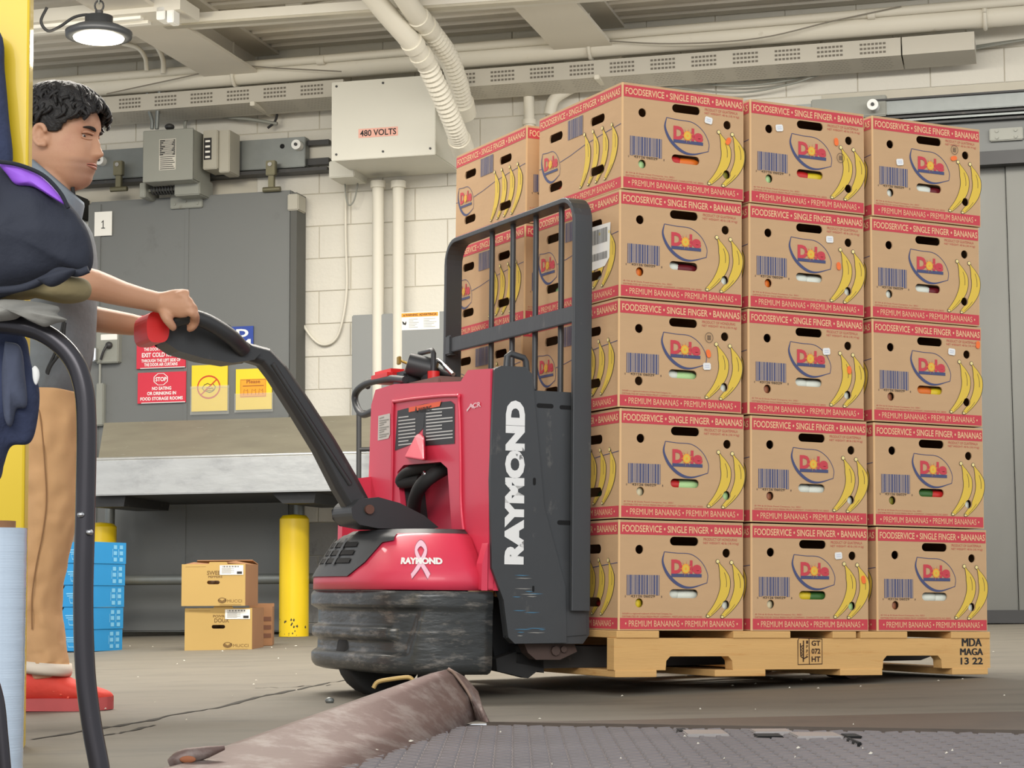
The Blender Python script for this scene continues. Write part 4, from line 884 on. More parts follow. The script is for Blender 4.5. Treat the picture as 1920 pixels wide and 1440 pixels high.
# heat treatment stamp
a = st(1496, 1246, y=0); b_ = st(1541, 1196, y=0); W_ = b_.x-a.x; H_ = b_.z-a.z; m = MB(); F = lambda fx_, fz_: (a.x+W_*fx_, a.z+H_*fz_)
stroke(m, sp, [F(0, 0), F(1, .02), F(1, .96), F(.05, 1), F(0, .9)], .0028, 0, 0, True); stroke(m, sp, [F(.47, 0), F(.46, 1)], .0025)
for s, y in (('GT', .7), ('072', .4), ('HT', .1)): text(m, s, sp, *F(.56, y), *F(.93, y+.2), 0, .03)
for k, ch in enumerate('IPPC'): text(m, ch, sp, *F(.34, .78-.17*k), *F(.42, .9-.17*k), 0, .01)
stroke(m, sp, [F(.22, .1), F(.23, .9)], .004); stroke(m, sp, [F(.1, .8), F(.12, .3), F(.24, .22), F(.4, .3)], .0035); stroke(m, sp, [F(.24, .72), F(.12, .68), F(.2, .6), F(.12, .55), F(.22, .5), F(.12, .44), F(.22, .38), F(.12, .33)], .003)
m.build('heat_stamp', STAMP, pal)
a = st(1800, 1246, y=0); b_ = st(1842, 1197, y=0); W_ = b_.x-a.x; H_ = b_.z-a.z; m = MB()
[(text(m, 'MDA', sp, *F(.08+o_, .7), *F(.93+o_, 1.0), 0, 0, o_*.004), text(m, 'MAGA', sp, *F(o_, .36), *F(.98+o_, .62), 0, 0, o_*.004)) for o_ in (0, .012, .024, .036)]; text(m, '13 22', sp, *F(.02, .0), *F(1.0, .27), 0, .03); m.build('maker_stamp', INK, pal)
# ================================================================== PALLET TRUCK
TB = Vector((-.33, .5, -.18))
trk = thing('pallet_truck', 'red and black powered pallet truck lifting the loaded pallet', 'pallet truck', MS, TB)
def tp(mb, name, mats, parent=None): return mb.build(name, mats, parent or trk, loc=(-TB if parent is None else None))
# --- load backrest: flat bar frame with rods
y0, y1, zt_, zb_ = .075, .935, 1.165, .05; R_ = .075
path = [(y0, zb_), (y0, zt_-R_)]+[(y0+R_-R_*math.cos(a), zt_-R_+R_*math.sin(a)) for a in [i*math.pi/12 for i in range(1, 6)]]+[(y0+R_, zt_), (y1-R_, zt_)]+[(y1-R_+R_*math.sin(a), zt_-R_+R_*math.cos(a)) for a in [i*math.pi/12 for i in range(1, 6)]]+[(y1, zt_-R_), (y1, zb_)]
def inner(i):
    a = path[max(i-1, 0)]; b = path[min(i+1, len(path)-1)]; dx, dz = b[0]-a[0], b[1]-a[1]; l = math.hypot(dx, dz); return (path[i][0]+dz/l*.014, path[i][1]-dx/l*.014)
m = MB(); rings = []
for i in range(len(path)):
    o_, n_ = path[i], inner(i); rings.append([Vector((-.1, o_[0], o_[1])), Vector((-.045, o_[0], o_[1])), Vector((-.045, n_[0], n_[1])), Vector((-.1, n_[0], n_[1]))])
m.loft(rings, 0, False); bevel(tp(m, 'backrest_frame', TRBLACK), .002)
for u in (922, 961, 1004, 1052):
    q = st(u, 560, x=-.07); m = MB(); m.tube([(-.07, q.y, zt_-.01), (-.07, q.y, .55), (-.075, q.y-.012, .4), (-.08, q.y-.02, .3)], .0085, 8); tp(m, 'backrest_rod', TRBLACK)
qa = st(872, 640, x=-.075); qb = st(1075, 596, x=-.075); m = MB(); zc_ = (qa.z+qb.z)/2; m.bbox((-.095, y0+.01, zc_-.022), (-.082, y1-.01, zc_+.022), .002); m.bbox((-.1, y1-.05, zc_-.03), (-.07, y1-.012, zc_+.03), .004); tp(m, 'backrest_crossbar', TRBLACK)
# --- steel side panels
def sidepoly(pts, y): return [(lambda q: (q.x, q.z))(st(u, v, y=y)) for u, v in pts]
YS = .1
ppan = sidepoly([(927, 692), (940, 686), (985, 688), (998, 702), (1003, 732), (1076, 736), (1090, 1000), (1103, 1050), (1105, 1190), (1093, 1207), (965, 1207), (953, 1195), (944, 1125), (922, 1065), (919, 900)], YS)
for yy, sgn in ((YS, 1), (.9, -1)):
    m = MB(); m.prism(ppan, lambda p: Vector((p[0], yy, p[1])), lambda p: Vector((p[0], yy+sgn*.03, p[1]))); o = bevel(tp(m, 'side_panel', TRBLACK), .006, 3)
# cover strip with the maker's name, raised off the plate
pc = sidepoly([(927, 692), (940, 686), (985, 688), (998, 702), (1003, 760), (1020, 950), (1060, 1100), (1062, 1205), (965, 1207), (953, 1195), (944, 1125), (922, 1065), (919, 900)], YS-.008)
m = MB(); m.prism(pc, lambda p: Vector((p[0], YS-.009, p[1])), lambda p: Vector((p[0], YS+.002, p[1]))); bevel(tp(m, 'side_cover', TRBLACK), .005, 3)
pg = sidepoly([(1040, 1045), (1098, 1060), (1100, 1190), (1042, 1195)], YS-.004)
m = MB(); m.prism(pg, lambda p: Vector((p[0], YS-.004, p[1])), lambda p: Vector((p[0], YS+.004, p[1]))); bevel(tp(m, 'gusset_plate', TRBLACK), .003)
pt = lambda a, b, l: Vector((a, YS-.0102-l, b))
a = st(945, 1058, y=YS-.01); b_ = st(985, 752, y=YS-.01); m = MB(); text(m, 'RAYMOND', pt, a.x, a.z, b_.x, b_.z, 0, .07, 0, 90)
tp(m, 'side_lettering', mat('worn_white', (232, 232, 230), .6, var=.02, rgb2=(120, 120, 120), thr=(.62, .65), s2=26))
for u, v, w_, h_ in ((1022, 761, .05, .012), (1061, 764, .038, .011), (1058, 980, .042, .012), (999, 903, .008, .02), (997, 1104, .006, .016)):
    q = st(u, v, y=YS); yq = YS-.0006 if u > 1010 else YS-.0098; m = MB()
    m.prism(stadium(q.x, q.z, w_, h_) if w_ > h_ else [(q.x+b, q.z+a) for a, b in stadium(0, 0, h_, w_)], lambda p: Vector((p[0], yq, p[1])), lambda p: Vector((p[0], yq+.001, p[1]))); tp(m, 'panel_slot', DARK)
# lifting loop on top of the panel
m = MB(); P = [st(u, v, y=YS+.01) for u, v in ((949, 692), (951, 668), (957, 663), (982, 671), (986, 678), (988, 702))]; m.tube(P, .009, 8); bevel(tp(m, 'lifting_loop', TRBLACK), .002)
# --- red body
def fy_(u, v, x=-.33): q = st(u, v, x=x); return (q.y, q.z)
outline = [fy_(929, 689), fy_(877, 694), fy_(864, 715), fy_(740, 720), fy_(704, 731), fy_(696, 760), fy_(689, 960), fy_(700, 1040), (.96, .1), (.13, .1), fy_(921, 1000)]
outline[0] = (.106, outline[0][1]); outline[-1] = (.106, .25); outline[-2] = (.106, .1)
rec = [fy_(745, 885), fy_(757, 872), fy_(826, 866), fy_(839, 878), fy_(847, 995), fy_(757, 1000)]
m = MB(); vs, fs = holed(outline, [rec], .018); m.add([Vector((-.33+v.z, v.x, v.y)) for v in vs], fs); o = bevel(tp(m, 'front_cowl', TRRED), .006, 3)
m = MB(); xb = -.25
n = len(outline); m.add([Vector((x, p[0], p[1])) for x in (-.315, xb) for p in outline], [(i, (i+1) % n, n+(i+1) % n, n+i) for i in range(n)]); m.add([Vector((xb, p[0], p[1])) for p in outline], [tuple(range(n))]); tp(m, 'body_shell', TRRED)
m = MB(); m.add([Vector((x, p[0], p[1])) for x in (-.314, -.2) for p in rec], [(i, i+6, (i+1) % 6+6, (i+1) % 6) for i in range(6)]); m.add([Vector((-.2, p[0], p[1])) for p in rec], [tuple(range(6))]); tp(m, 'cable_bay', TRPLAST)
# raised rib frame around the cowl recess + spout
m = MB(); q0 = fy_(737, 990); q1 = fy_(862, 760)
def bead(uv, r=.006): return [Vector((-.334, *fy_(u, v))) for u, v in uv]
m.tube(bez(bead([(735, 985), (738, 870), (739, 765), (750, 752), (852, 742), (863, 756), (866, 860), (868, 960), (882, 1060)]), 5), .0045, 8); tp(m, 'cowl_rib', TRRED)
m = MB(); SPX = [(788, 812, -.336), (780, 815, -.345), (758, 858, -.385), (796, 864, -.38), (795, 820, -.345)]
m.add([Vector((x, *fy_(u, v, x))) for u, v, x in SPX]+[Vector((-.325, *fy_(u, v))) for u, v, x in SPX], [(0, 1, 2, 3, 4)]+[(i, i+5, (i+1) % 5+5, (i+1) % 5) for i in range(5)]); bevel(tp(m, 'cable_spout', TRRED), .006, 3)
m = MB(); P = bez([Vector((-.27, *fy_(790, 870))), Vector((-.32, *fy_(760, 885))), Vector((-.33, *fy_(752, 905))), Vector((-.3, *fy_(770, 900)))], 6); m.tube(P, .016, 10)
P = bez([Vector((-.26, *fy_(805, 868))), Vector((-.33, *fy_(800, 900))), Vector((-.33, *fy_(780, 930))), Vector((-.30, *fy_(757, 965))), Vector((-.28, *fy_(745, 1000)))], 6); m.tube(P, .02, 10); tp(m, 'rubber_hose', RUBBER)
m = MB(); q = fy_(795, 890); m.tube([Vector((-.33+.025*math.cos(a)*.4, q[0]+.03*math.cos(a), q[1]+.008*math.sin(a))) for a in [i*2*math.pi/12 for i in range(13)]], .004, 6); tp(m, 'hose_clip', CHROME)
# decals on the cowl
cp = lambda a, b, l: Vector((-.3312-l, a, b))
def decal(name, uvs, mats, fn):
    m = MB(); poly(m, cp, [fy_(u, v) for u, v in uvs]); fn(m); tp(m, name, mats)
def lines(m, u0, v0, u1, v1, n, slope, mi=1):
    rnd = random.Random(n)
    for k in range(n):
        v = v0+(v1-v0)*k/n; e = u0+(u1-u0)*rnd.choice((1, 1, 1, .6)); a = fy_(u0, v); b = fy_(e, v-slope*(e-u0))
        m.add([cp(a[0], a[1], .0008), cp(b[0], b[1], .0008), cp(b[0], b[1]-.0035, .0008), cp(a[0], a[1]-.0035, .0008)], [(0, 1, 2, 3)], mi)
DB = mat('decal_black', (44, 44, 46), .5)
decal('instruction_decal', [(741, 845), (746, 770), (797, 757), (797, 800), (786, 812), (775, 832)], [DB, mat('decal_white', (200, 200, 198), .6)], lambda m: lines(m, 748, 782, 780, 840, 9, .12))
decal('instruction_decal', [(798, 757), (846, 752), (853, 758), (853, 832), (795, 836), (793, 815)], [DB, MATS['decal_white']], lambda m: lines(m, 800, 768, 850, 830, 10, .1))
m = MB(); poly(m, lambda a, b, l: cp(a, b, .0016), [fy_(768, 764), fy_(829, 752), fy_(826, 762), fy_(768, 773)]); a = fy_(783, 769); b_ = fy_(811, 758)
text(m, 'WARNING', lambda a, b, l: cp(.0-a, b, .0024), -a[0]+.012, b_[1]-.018, -b_[0], b_[1]-.003, 1, .03); poly(m, lambda a, b, l: cp(a, b, .0024), [(a[0]+.012, a[1]-.006), (a[0]-.004, a[1]-.006), (a[0]+.004, a[1]+.012)], 1)
tp(m, 'warning_header', [mat('warn_orange', (246, 98, 52), .5), INK])
m = MB(); poly(m, cp, [fy_(709, 826), fy_(710, 780), fy_(732, 775), fy_(732, 814), fy_(729, 822)])
for k in range(9):
    a = fy_(712, 784+k*4.4); b_ = fy_(712+18*(.5+.5*((k*5) % 3)/2), 784+k*4.4-3); m.add([cp(a[0], a[1], .0008), cp(b_[0], b_[1], .0008), cp(b_[0], b_[1]-.003, .0008), cp(a[0], a[1]-.003, .0008)], [(0, 1, 2, 3)], 1)
tp(m, 'serial_plate', [mat('serial_silver', (206, 200, 192), .5), mat('grey_text', (150, 148, 140))])
m = MB(); a = fy_(876, 776); b_ = fy_(903, 753); text(m, 'ACR', lambda a, b, l: cp(-a, b, .0008), -a[0]+.012, a[1]+.012, -b_[0], b_[1], 0, .03); stroke(m, cp, [(a[0], a[1]+.008), (a[0]-.03, a[1]+.022), (a[0]-.05, a[1]+.012)], .006, 0, .0004); tp(m, 'model_decal', mat('decal_pale', (240, 196, 204), .6))
# --- red wings beside the nose: slim fin on the near side, tall wing on the far side
m = MB(); fn = [(-.334, .1), (-.352, .1), (-.35, .17), (-.334, .225)]
m.prism(fn, lambda p: Vector((p[0], .1, p[1])), lambda p: Vector((p[0], .135, p[1]))); bevel(tp(m, 'skirt', TRRED), .004)
m = MB(); q = st(640, 1000, y=.93); q1 = st(690, 900, y=.93)
m.prism([(q.x, .1), (q.x+.004, q1.z-.02), (q.x+.02, q1.z), (-.33, q1.z+.01), (-.33, .1)], lambda p: Vector((p[0], .93, p[1])), lambda p: Vector((p[0], .965, p[1]))); bevel(tp(m, 'skirt', TRRED), .006)
# --- nose: plan outline = super-ellipse around the drive unit
def plan(z, hw, pr, n=28, ex=2.6, xb=-.335, yc=.5):
    out = []
    for i in range(n+1):
        a = -math.pi/2+math.pi*i/n; c_, s_ = max(0, math.cos(a)), math.sin(a)
        out.append(Vector((xb-pr*abs(c_)**(2/ex), yc+hw*math.copysign(abs(s_)**(2/ex), s_), z)))
    return out
def shell(zs, mi_mat, name, ex=2.6):
    m = MB(); rings = [plan(z, hw, pr, 28, ex) for z, hw, pr in zs]
    m.loft(rings, 0, True, True); return tp(m, name, mi_mat)
def sst(a, b, x): t_ = min(1, max(0, (x-a)/(b-a))); return t_*t_*(3-2*t_)
def bump_grow(f, z):
    "relief of the moulded skirt: top band, slanting recess, middle ridge"
    edge = -.60-.9*(z-.0)            # recess starts left of a slanting line
    inr = sst(edge-.03, edge+.03, f)
    rec_ = sst(-.075, -.06, z)*(1-sst(.045, .058, z))*inr
    ridge = sst(-.035, -.026, z)*(1-sst(-.002, .007, z))*sst(-.45, -.38, f)
    return -.016*rec_+.015*ridge*inr+.003*(sst(.045, .058, z)*(1-sst(.088, .094, z)))
m = MB(); rings = []; NF = 72
for k in range(44):
    z = -.118+.215*k/43; hw, pr = .393, .258; e_ = .028
    rd = min(1, (z+.118)/e_, (.1-z)/.012); sh_ = 0 if rd >= 1 else e_*(1-math.sqrt(max(0, 1-(1-rd)**2)))*(1 if z < 0 else .35); ring = []
    for i in range(NF+1):
        f = -1+2*i/NF; a = f*math.pi/2; c_, s_ = max(0, math.cos(a)), math.sin(a); g = bump_grow(f, z)-sh_; ex = 3.4
        ring.append(Vector((-.315-.018*(1-(z+.118)/.215)*0-(pr+g+.02)*abs(c_)**(2/ex), .5+(hw+g)*math.copysign(abs(s_)**(2/ex), s_), z)))
    rings.append(ring)
m.loft(rings, 0, True, True); tp(m, 'bumper_skirt', BUMPER)
cover = shell([(.1, .30, .2), (.1, .384, .27), (.13, .384, .27), (.15, .376, .26), (.24, .295, .212), (.252, .27, .192)], TRRED, 'nose_cover', 2.8)
# rubber deck + louvred vent on the far half of the nose
m = MB(); 
def nosept(f, z, grow=.004):
    "point on the cover: f -1..1 around, height z"
    zs = [(.1, .384, .27), (.13, .384, .27), (.15, .376, .26), (.24, .295, .212), (.252, .27, .192)]
    z = min(.252, max(.1, z))
    for k in range(len(zs)-1):
        if zs[k][0] <= z <= zs[k+1][0]:
            t_ = (z-zs[k][0])/(zs[k+1][0]-zs[k][0]); hw = zs[k][1]+(zs[k+1][1]-zs[k][1])*t_; pr = zs[k][2]+(zs[k+1][2]-zs[k][2])*t_; break
    a = f*math.pi/2; c_, s_ = math.cos(a), math.sin(a)
    return Vector((-.335-(pr+grow)*abs(c_)**(2/2.8), .5+(hw+grow)*math.copysign(abs(s_)**(2/2.8), s_), z))
def nosepatch(m, f0, f1, zlo, zhi, grow, mi=0, nf=12, nz=6):
    vs = []
    for i in range(nf+1):
        f = f0+(f1-f0)*i/nf; lo = zlo(f) if callable(zlo) else zlo; hi = zhi
        for k in range(nz+1): vs.append(nosept(f, lo+(hi-lo)*k/nz, grow))
    m.add(vs, [(i*(nz+1)+k, (i+1)*(nz+1)+k, (i+1)*(nz+1)+k+1, i*(nz+1)+k+1) for i in range(nf) for k in range(nz)], mi, True)
nosepatch(m, -.42, .9, lambda f: .135 if f > -.12 else (.135+.095*min(1, (-.12-f)/.2)), .251, .006); m.loft([plan(.25, .275, .196, 28, 2.8), plan(.262, .255, .176, 28, 2.8)], 0, True, True); tp(m, 'nose_shroud', TRPLAST)
for k in range(3):
    m = MB(); z = .172+k*.022; vs = []
    for i in range(11):
        f = -.06+.42*i/10; vs += [nosept(f, z, .0085), nosept(f, z+.013, .0085)]
    m.add(vs, [(2*i, 2*i+2, 2*i+3, 2*i+1) for i in range(10)]); tp(m, 'vent_slot', DARK)
m = MB()
for f in (.02, .12, .25):
    vs = []
    for k in range(5): vs += [nosept(f, .168+k*.018, .0105), nosept(f+.02, .168+k*.018, .0105)]
    m.add(vs, [(2*i, 2*i+2, 2*i+3, 2*i+1) for i in range(4)])
tp(m, 'vent_bars', TRPLAST)
# ribbon + name on the cover: placed on the near quarter of the nose
fc = -.66
def np_(a, b, l): return nosept(fc-a*.95, .172+b*.72, .0015+l)
PINK = mat('ribbon_pink', (242, 190, 206), .6)
m = MB(); loop = bez([(-.055, -.052, 0), (.0, .0, 0), (.035, .045, 0), (.0, .07, 0), (-.035, .045, 0), (.0, .0, 0), (.055, -.052, 0)], 6)
stroke(m, np_, [(-p.x*1.15, p.y) for p in loop], .022, 0, .0004); stroke(m, np_, [(-p.x*1.15, p.y) for p in loop], .028, 1, .0); tp(m, 'ribbon_decal', [PINK, mat('ribbon_edge', (150, 80, 96), .6)])
m = MB(); rect(m, np_, -.14, -.006, .16, .018, 1, .0008)
m = MB(); text(m, 'RAYMOND', np_, -.16, -.008, .16, .017, 0, .06, .0016); tp(m, 'nose_lettering', WHITE)
# --- tiller: base, arm, head
YT = .5
def sy_(u, v, y=YT): q = st(u, v, y=y); return (q.x, q.z)
base = [sy_(u, v) for u, v in ((640, 955), (655, 938), (690, 934), (730, 945), (775, 968), (802, 990), (790, 994), (690, 992), (655, 985), (642, 972))]
m = MB(); m.prism(base, lambda p: Vector((p[0], YT-.075, p[1])), lambda p: Vector((p[0], YT+.075, p[1]))); bevel(tp(m, 'tiller_base', TRPLAST), .012, 3)
m = MB(); q = sy_(672, 957); m.cyl((q[0]+.0, YT-.085, q[1]), (q[0], YT-.072, q[1]), .013, 12); tp(m, 'pivot_bolt', mat('rust', (110, 78, 66), .7, .3))
arm = [(668, 948), (644, 905), (606, 835), (562, 765), (517, 697), (493, 670), (458, 660), (420, 656)]
def armring(u, v, u2, v2, h_, w_):
    a = Vector((sy_(u, v)[0], 0, sy_(u, v)[1])); b = Vector((sy_(u2, v2)[0], 0, sy_(u2, v2)[1])); d_ = (b-a).normalized(); nrm = Vector((-d_.z, 0, d_.x))
    c_ = a+Vector((0, YT, 0)); return [c_+nrm*(h_*sx)+Vector((0, w_*sy, 0)) for sx, sy in ((-1, -.6), (-.6, -1), (.6, -1), (1, -.6), (1, .6), (.6, 1), (-.6, 1), (-1, .6))]
rings = []
for i, (u, v) in enumerate(arm):
    n1 = arm[min(i+1, len(arm)-1)]; n0_ = arm[max(i-1, 0)]
    a = Vector((sy_(*n0_)[0], 0, sy_(*n0_)[1])); b = Vector((sy_(*n1)[0], 0, sy_(*n1)[1])); d_ = (b-a).normalized(); nrm = Vector((-d_.z, 0, d_.x)); p = sy_(u, v); c_ = Vector((p[0], YT, p[1]))
    h_ = (.034, .036, .032, .03, .028, .026, .024, .024)[i]; w_ = .035
    rings.append([c_+nrm*(h_*sx)+Vector((0, w_*s2_, 0)) for sx, s2_ in ((-1, -.6), (-.6, -1), (.6, -1), (1, -.6), (1, .6), (.6, 1), (-.6, 1), (-1, .6))])
m = MB(); m.loft(rings, 0, False); bevel(tp(m, 'tiller_arm', TRPLAST), .004)
m = MB(); q0 = sy_(650, 915); q1 = sy_(505, 690); dd_ = Vector((q1[0]-q0[0], 0, q1[1]-q0[1])); pts = [Vector((q0[0]-.004, YT-.036, q0[1]+.008))+dd_*f for f in (0, .5, 1)]; m.tube(pts, .007, 6); tp(m, 'arm_rib', TRPLAST)
# head: wedge body, two grip loops, red belly button
hd = [sy_(u, v) for u, v in ((298, 620), (306, 602), (345, 604), (400, 624), (445, 640), (478, 664), (466, 678), (425, 684), (375, 676), (325, 662), (300, 645))]
m = MB(); m.prism(hd, lambda p: Vector((p[0], YT-.05, p[1])), lambda p: Vector((p[0], YT+.05, p[1]))); head = bevel(tp(m, 'tiller_head', TRPLAST), .012, 3)
for s in (-1, 1):
    P = [sy_(u, v) for u, v in ((304, 612), (330, 606), (365, 615), (410, 640), (445, 662))]
    yy = [.09, .108, .11, .095, .05]; m = MB(); m.tube(bez([Vector((p[0], YT+s*a, p[1]+.004)) for p, a in zip(P, yy)], 5), [.021]*21, 12)
    m.tube([Vector((P[0][0], YT+s*.1, P[0][1]+.012)), Vector((P[0][0]+.005, YT, P[0][1]+.012))], .016, 10); tp(m, 'grip_loop', TRPLAST)
m = MB(); e = [sy_(284+21*math.copysign(abs(math.cos(a))**.6, math.cos(a)), 618+29*math.copysign(abs(math.sin(a))**.7, math.sin(a))) for a in [2*math.pi*i/28 for i in range(28)]]
m.prism(e, lambda p: Vector((p[0], YT-.062, p[1])), lambda p: Vector((p[0], YT+.062, p[1]))); bevel(tp(m, 'belly_button', RED), .014, 4)
m = MB(); q = sy_(395, 612); m.prism([sy_(u, v) for u, v in ((360, 600), (372, 590), (425, 612), (440, 630), (437, 648), (400, 630))], lambda p: Vector((p[0], YT-.03, p[1])), lambda p: Vector((p[0], YT+.03, p[1]))); bevel(tp(m, 'control_hood', mat('hood_grey', (78, 80, 80), .4)), .006)
m = MB(); P = bez([Vector((sy_(u, v)[0], YT-.062, sy_(u, v)[1])) for u, v in ((410, 616), (420, 624), (418, 640), (412, 646))], 4); m.tube(P, .004, 6); tp(m, 'trigger_wire', CHROME)
# --- control deck gadgets on top of the body
def bk(u, v, x=-.25): q = st(u, v, x=x); return q
m = MB(); P = [bk(u, v, -.3) for u, v in ((702, 770), (680, 777), (667, 757), (668, 735), (690, 718), (730, 710), (760, 712))]; m.tube(bez(P, 5), .011, 10); tp(m, 'grab_handle', TRPLAST)
P2 = [bk(u, v, -.24) for u, v in ((690, 725), (684, 718), (705, 712), (745, 708))]; m = MB(); m.tube(bez(P2, 4), .009, 8); tp(m, 'grab_handle', TRPLAST)
a = bk(716, 716, -.27); b_ = bk(752, 697, -.27); m = MB(); m.bbox((-.31, b_.y, a.z-.01), (-.22, a.y, b_.z+.01), .012); tp(m, 'emergency_stop', RED)
m = MB(); m.bbox((-.3, b_.y-.1, a.z-.035), (-.2, b_.y-.005, a.z+.012), .01); tp(m, 'stop_bracket', TRPLAST)
q = bk(778, 706, -.22); m = MB(); m.bbox((-.25, q.y-.025, q.z-.03), (-.2, q.y+.03, q.z+.02), .004); tp(m, 'key_tag', mat('tag_yellow', (216, 180, 60), .5))
q = bk(795, 688, -.25); m = MB(); m.cyl((-.29, q.y+.02, q.z+.01), (-.22, q.y-.02, q.z-.01), .032, 18); m.cyl((-.295, q.y+.022, q.z+.012), (-.289, q.y+.02, q.z+.01), .027, 18, 1); m.bbox((-.26, q.y-.05, q.z-.1), (-.22, q.y+.005, q.z-.02), .006); tp(m, 'key_switch', [TRPLAST, GREYB])
m = MB(); m.tube([(-.295, q.y+.02, q.z+.01), (-.312, q.y+.03, q.z+.018)], .004, 6); m.bbox((-.32, q.y+.022, q.z+.006), (-.312, q.y+.042, q.z+.03), .002); tp(m, 'key', mat('brass', (170, 140, 70), .4, .7))
m = MB(); P = [bk(u, v, -.24) for u, v in ((786, 672), (788, 662), (810, 657), (813, 662), (812, 705))]; m.tube(P, .008, 8); tp(m, 'cable_guard', TRPLAST)
m = MB(); P = [bk(u, v, -.22) for u, v in ((815, 705), (819, 680), (824, 677), (850, 702))]; m.tube(bez(P, 4), .0065, 8); tp(m, 'steel_loop', CHROME)
m = MB(); P = [bk(u, v, -.2) for u, v in ((812, 690), (830, 700), (850, 706))]; m.tube(bez(P, 4), .011, 8); tp(m, 'black_hose', RUBBER)
q = bk(813, 704, -.24); m = MB(); m.cyl((q.x, q.y, q.z-.03), (q.x, q.y, q.z+.012), .018, 12); tp(m, 'horn_button', RED)
m = MB(); a = bk(855, 708, -.22); m.bbox((-.3, a.y-.06, a.z-.05), (-.14, a.y+.42, a.z-.004), .006); tp(m, 'control_deck', mat('deck_dirty', (120, 96, 88), .8))
# --- underside: forks, linkage, wheels
for yy in (.2, .66):
    m = MB(); m.prism([(-.2, -.045), (1.12, -.052), (1.18, -.07), (1.12, -.088), (-.12, -.105), (-.2, -.09)], lambda p: Vector((p[0], yy, p[1])), lambda p: Vector((p[0], yy+.16, p[1]))); bevel(tp(m, 'fork', DARKST), .004)
    xc = .9; cw = MS @ Vector((xc, yy+.08, 0)); zf = (MSI @ Vector((cw.x, cw.y, floor_z(cw.x, cw.y)))).z
    m = MB(); r = .042; m.tube([(xc, yy+.03, zf+r), (xc, yy+.13, zf+r)], r, 18); tp(m, 'load_wheel', mat('wheel_brown', (92, 66, 54), .6))
    m = MB(); m.bbox((xc-.16, yy+.012, zf+.014), (xc+.035, yy+.028, zf+r+.03), .006); m.bbox((xc-.1, yy+.132, zf+r-.012), (xc+.03, yy+.145, zf+r+.03), .003); tp(m, 'wheel_yoke', mat('yoke_brown', (104, 78, 64), .6, .2))
LNK = mat('linkage', (84, 68, 62), .6, .3, var=.2)
lp = sidepoly([(983, 1207), (1075, 1200), (1082, 1222), (1050, 1237), (1005, 1237), (990, 1224)], .13); m = MB(); m.prism(lp, lambda p: Vector((p[0], .13, p[1])), lambda p: Vector((p[0], .17, p[1])))
for u, v, r in ((1040, 1220, .013), (1055, 1217, .009)): q = st(u, v, y=.13); m.cyl((q.x, .122, q.z), (q.x, .132, q.z), r, 8)
bevel(tp(m, 'lift_linkage', LNK), .003)
lp = sidepoly([(930, 1235), (968, 1222), (1000, 1232), (1018, 1218), (1020, 1262), (1008, 1258), (990, 1272), (950, 1262), (932, 1258)], .2); m = MB(); m.prism(lp, lambda p: Vector((p[0], .2, p[1])), lambda p: Vector((p[0], .24, p[1]))); bevel(tp(m, 'mud_flap', RUBBER), .003)
lp = sidepoly([(905, 1112), (950, 1125), (985, 1215), (990, 1240), (930, 1245)], .25); m = MB(); m.prism(lp, lambda p: Vector((p[0], .25, p[1])), lambda p: Vector((p[0], .8, p[1]))); tp(m, 'chassis', mat('chassis_dark', (30, 31, 33), .7))
def wheel(xc, yc, r, w_, nm):
    cw = MS @ Vector((xc, yc, 0)); zf = (MSI @ Vector((cw.x, cw.y, floor_z(cw.x, cw.y)))).z
    m = MB(); m.loft([[Vector((xc+rr*math.cos(2*math.pi*j/24), y_, zf+r+rr*math.sin(2*math.pi*j/24))) for j in range(24)] for rr, y_ in ((r*.5, yc-w_*.45), (r*.93, yc-w_/2), (r, yc-w_*.38), (r, yc+w_*.38), (r*.93, yc+w_/2), (r*.5, yc+w_*.45))]); o = tp(m, nm, RUBBER)
    m = MB(); m.cyl((xc, yc-w_*.47, zf+r), (xc, yc+w_*.47, zf+r), r*.5, 16); h_ = tp(m, 'wheel_hub', DARKST)
wheel(-.47, .5, .115, .08, 'drive_wheel'); wheel(-.4, .24, .06, .05, 'caster_wheel'); wheel(-.4, .78, .06, .05, 'caster_wheel')

# transferred blue paint and bare scuffs on the side cover and skirt
SCB = mat('scuff_blue', (70, 120, 150), .5, var=.3, scale=80); SCW = mat('scuff_pale', (150, 148, 142), .5, var=.3, scale=80); rnd = random.Random(9)
for k in range(16):
    u = rnd.uniform(965, 1035); v = rnd.choice((rnd.uniform(1070, 1200), rnd.uniform(1100, 1190))); q = st(u, v, y=YS-.01); L_ = rnd.uniform(.008, .03); m = MB()
    if not (q.x-L_ > -.285 and q.x+L_ < -.1): continue
    poly(m, lambda a, b, l: Vector((a, YS-.0098, b)), [(q.x-L_, q.z), (q.x-L_*.3, q.z+.0012), (q.x+L_, q.z+.0006), (q.x+L_*.2, q.z-.0012)]); tp(m, 'paint_scuff', SCB if k % 3 else SCW)
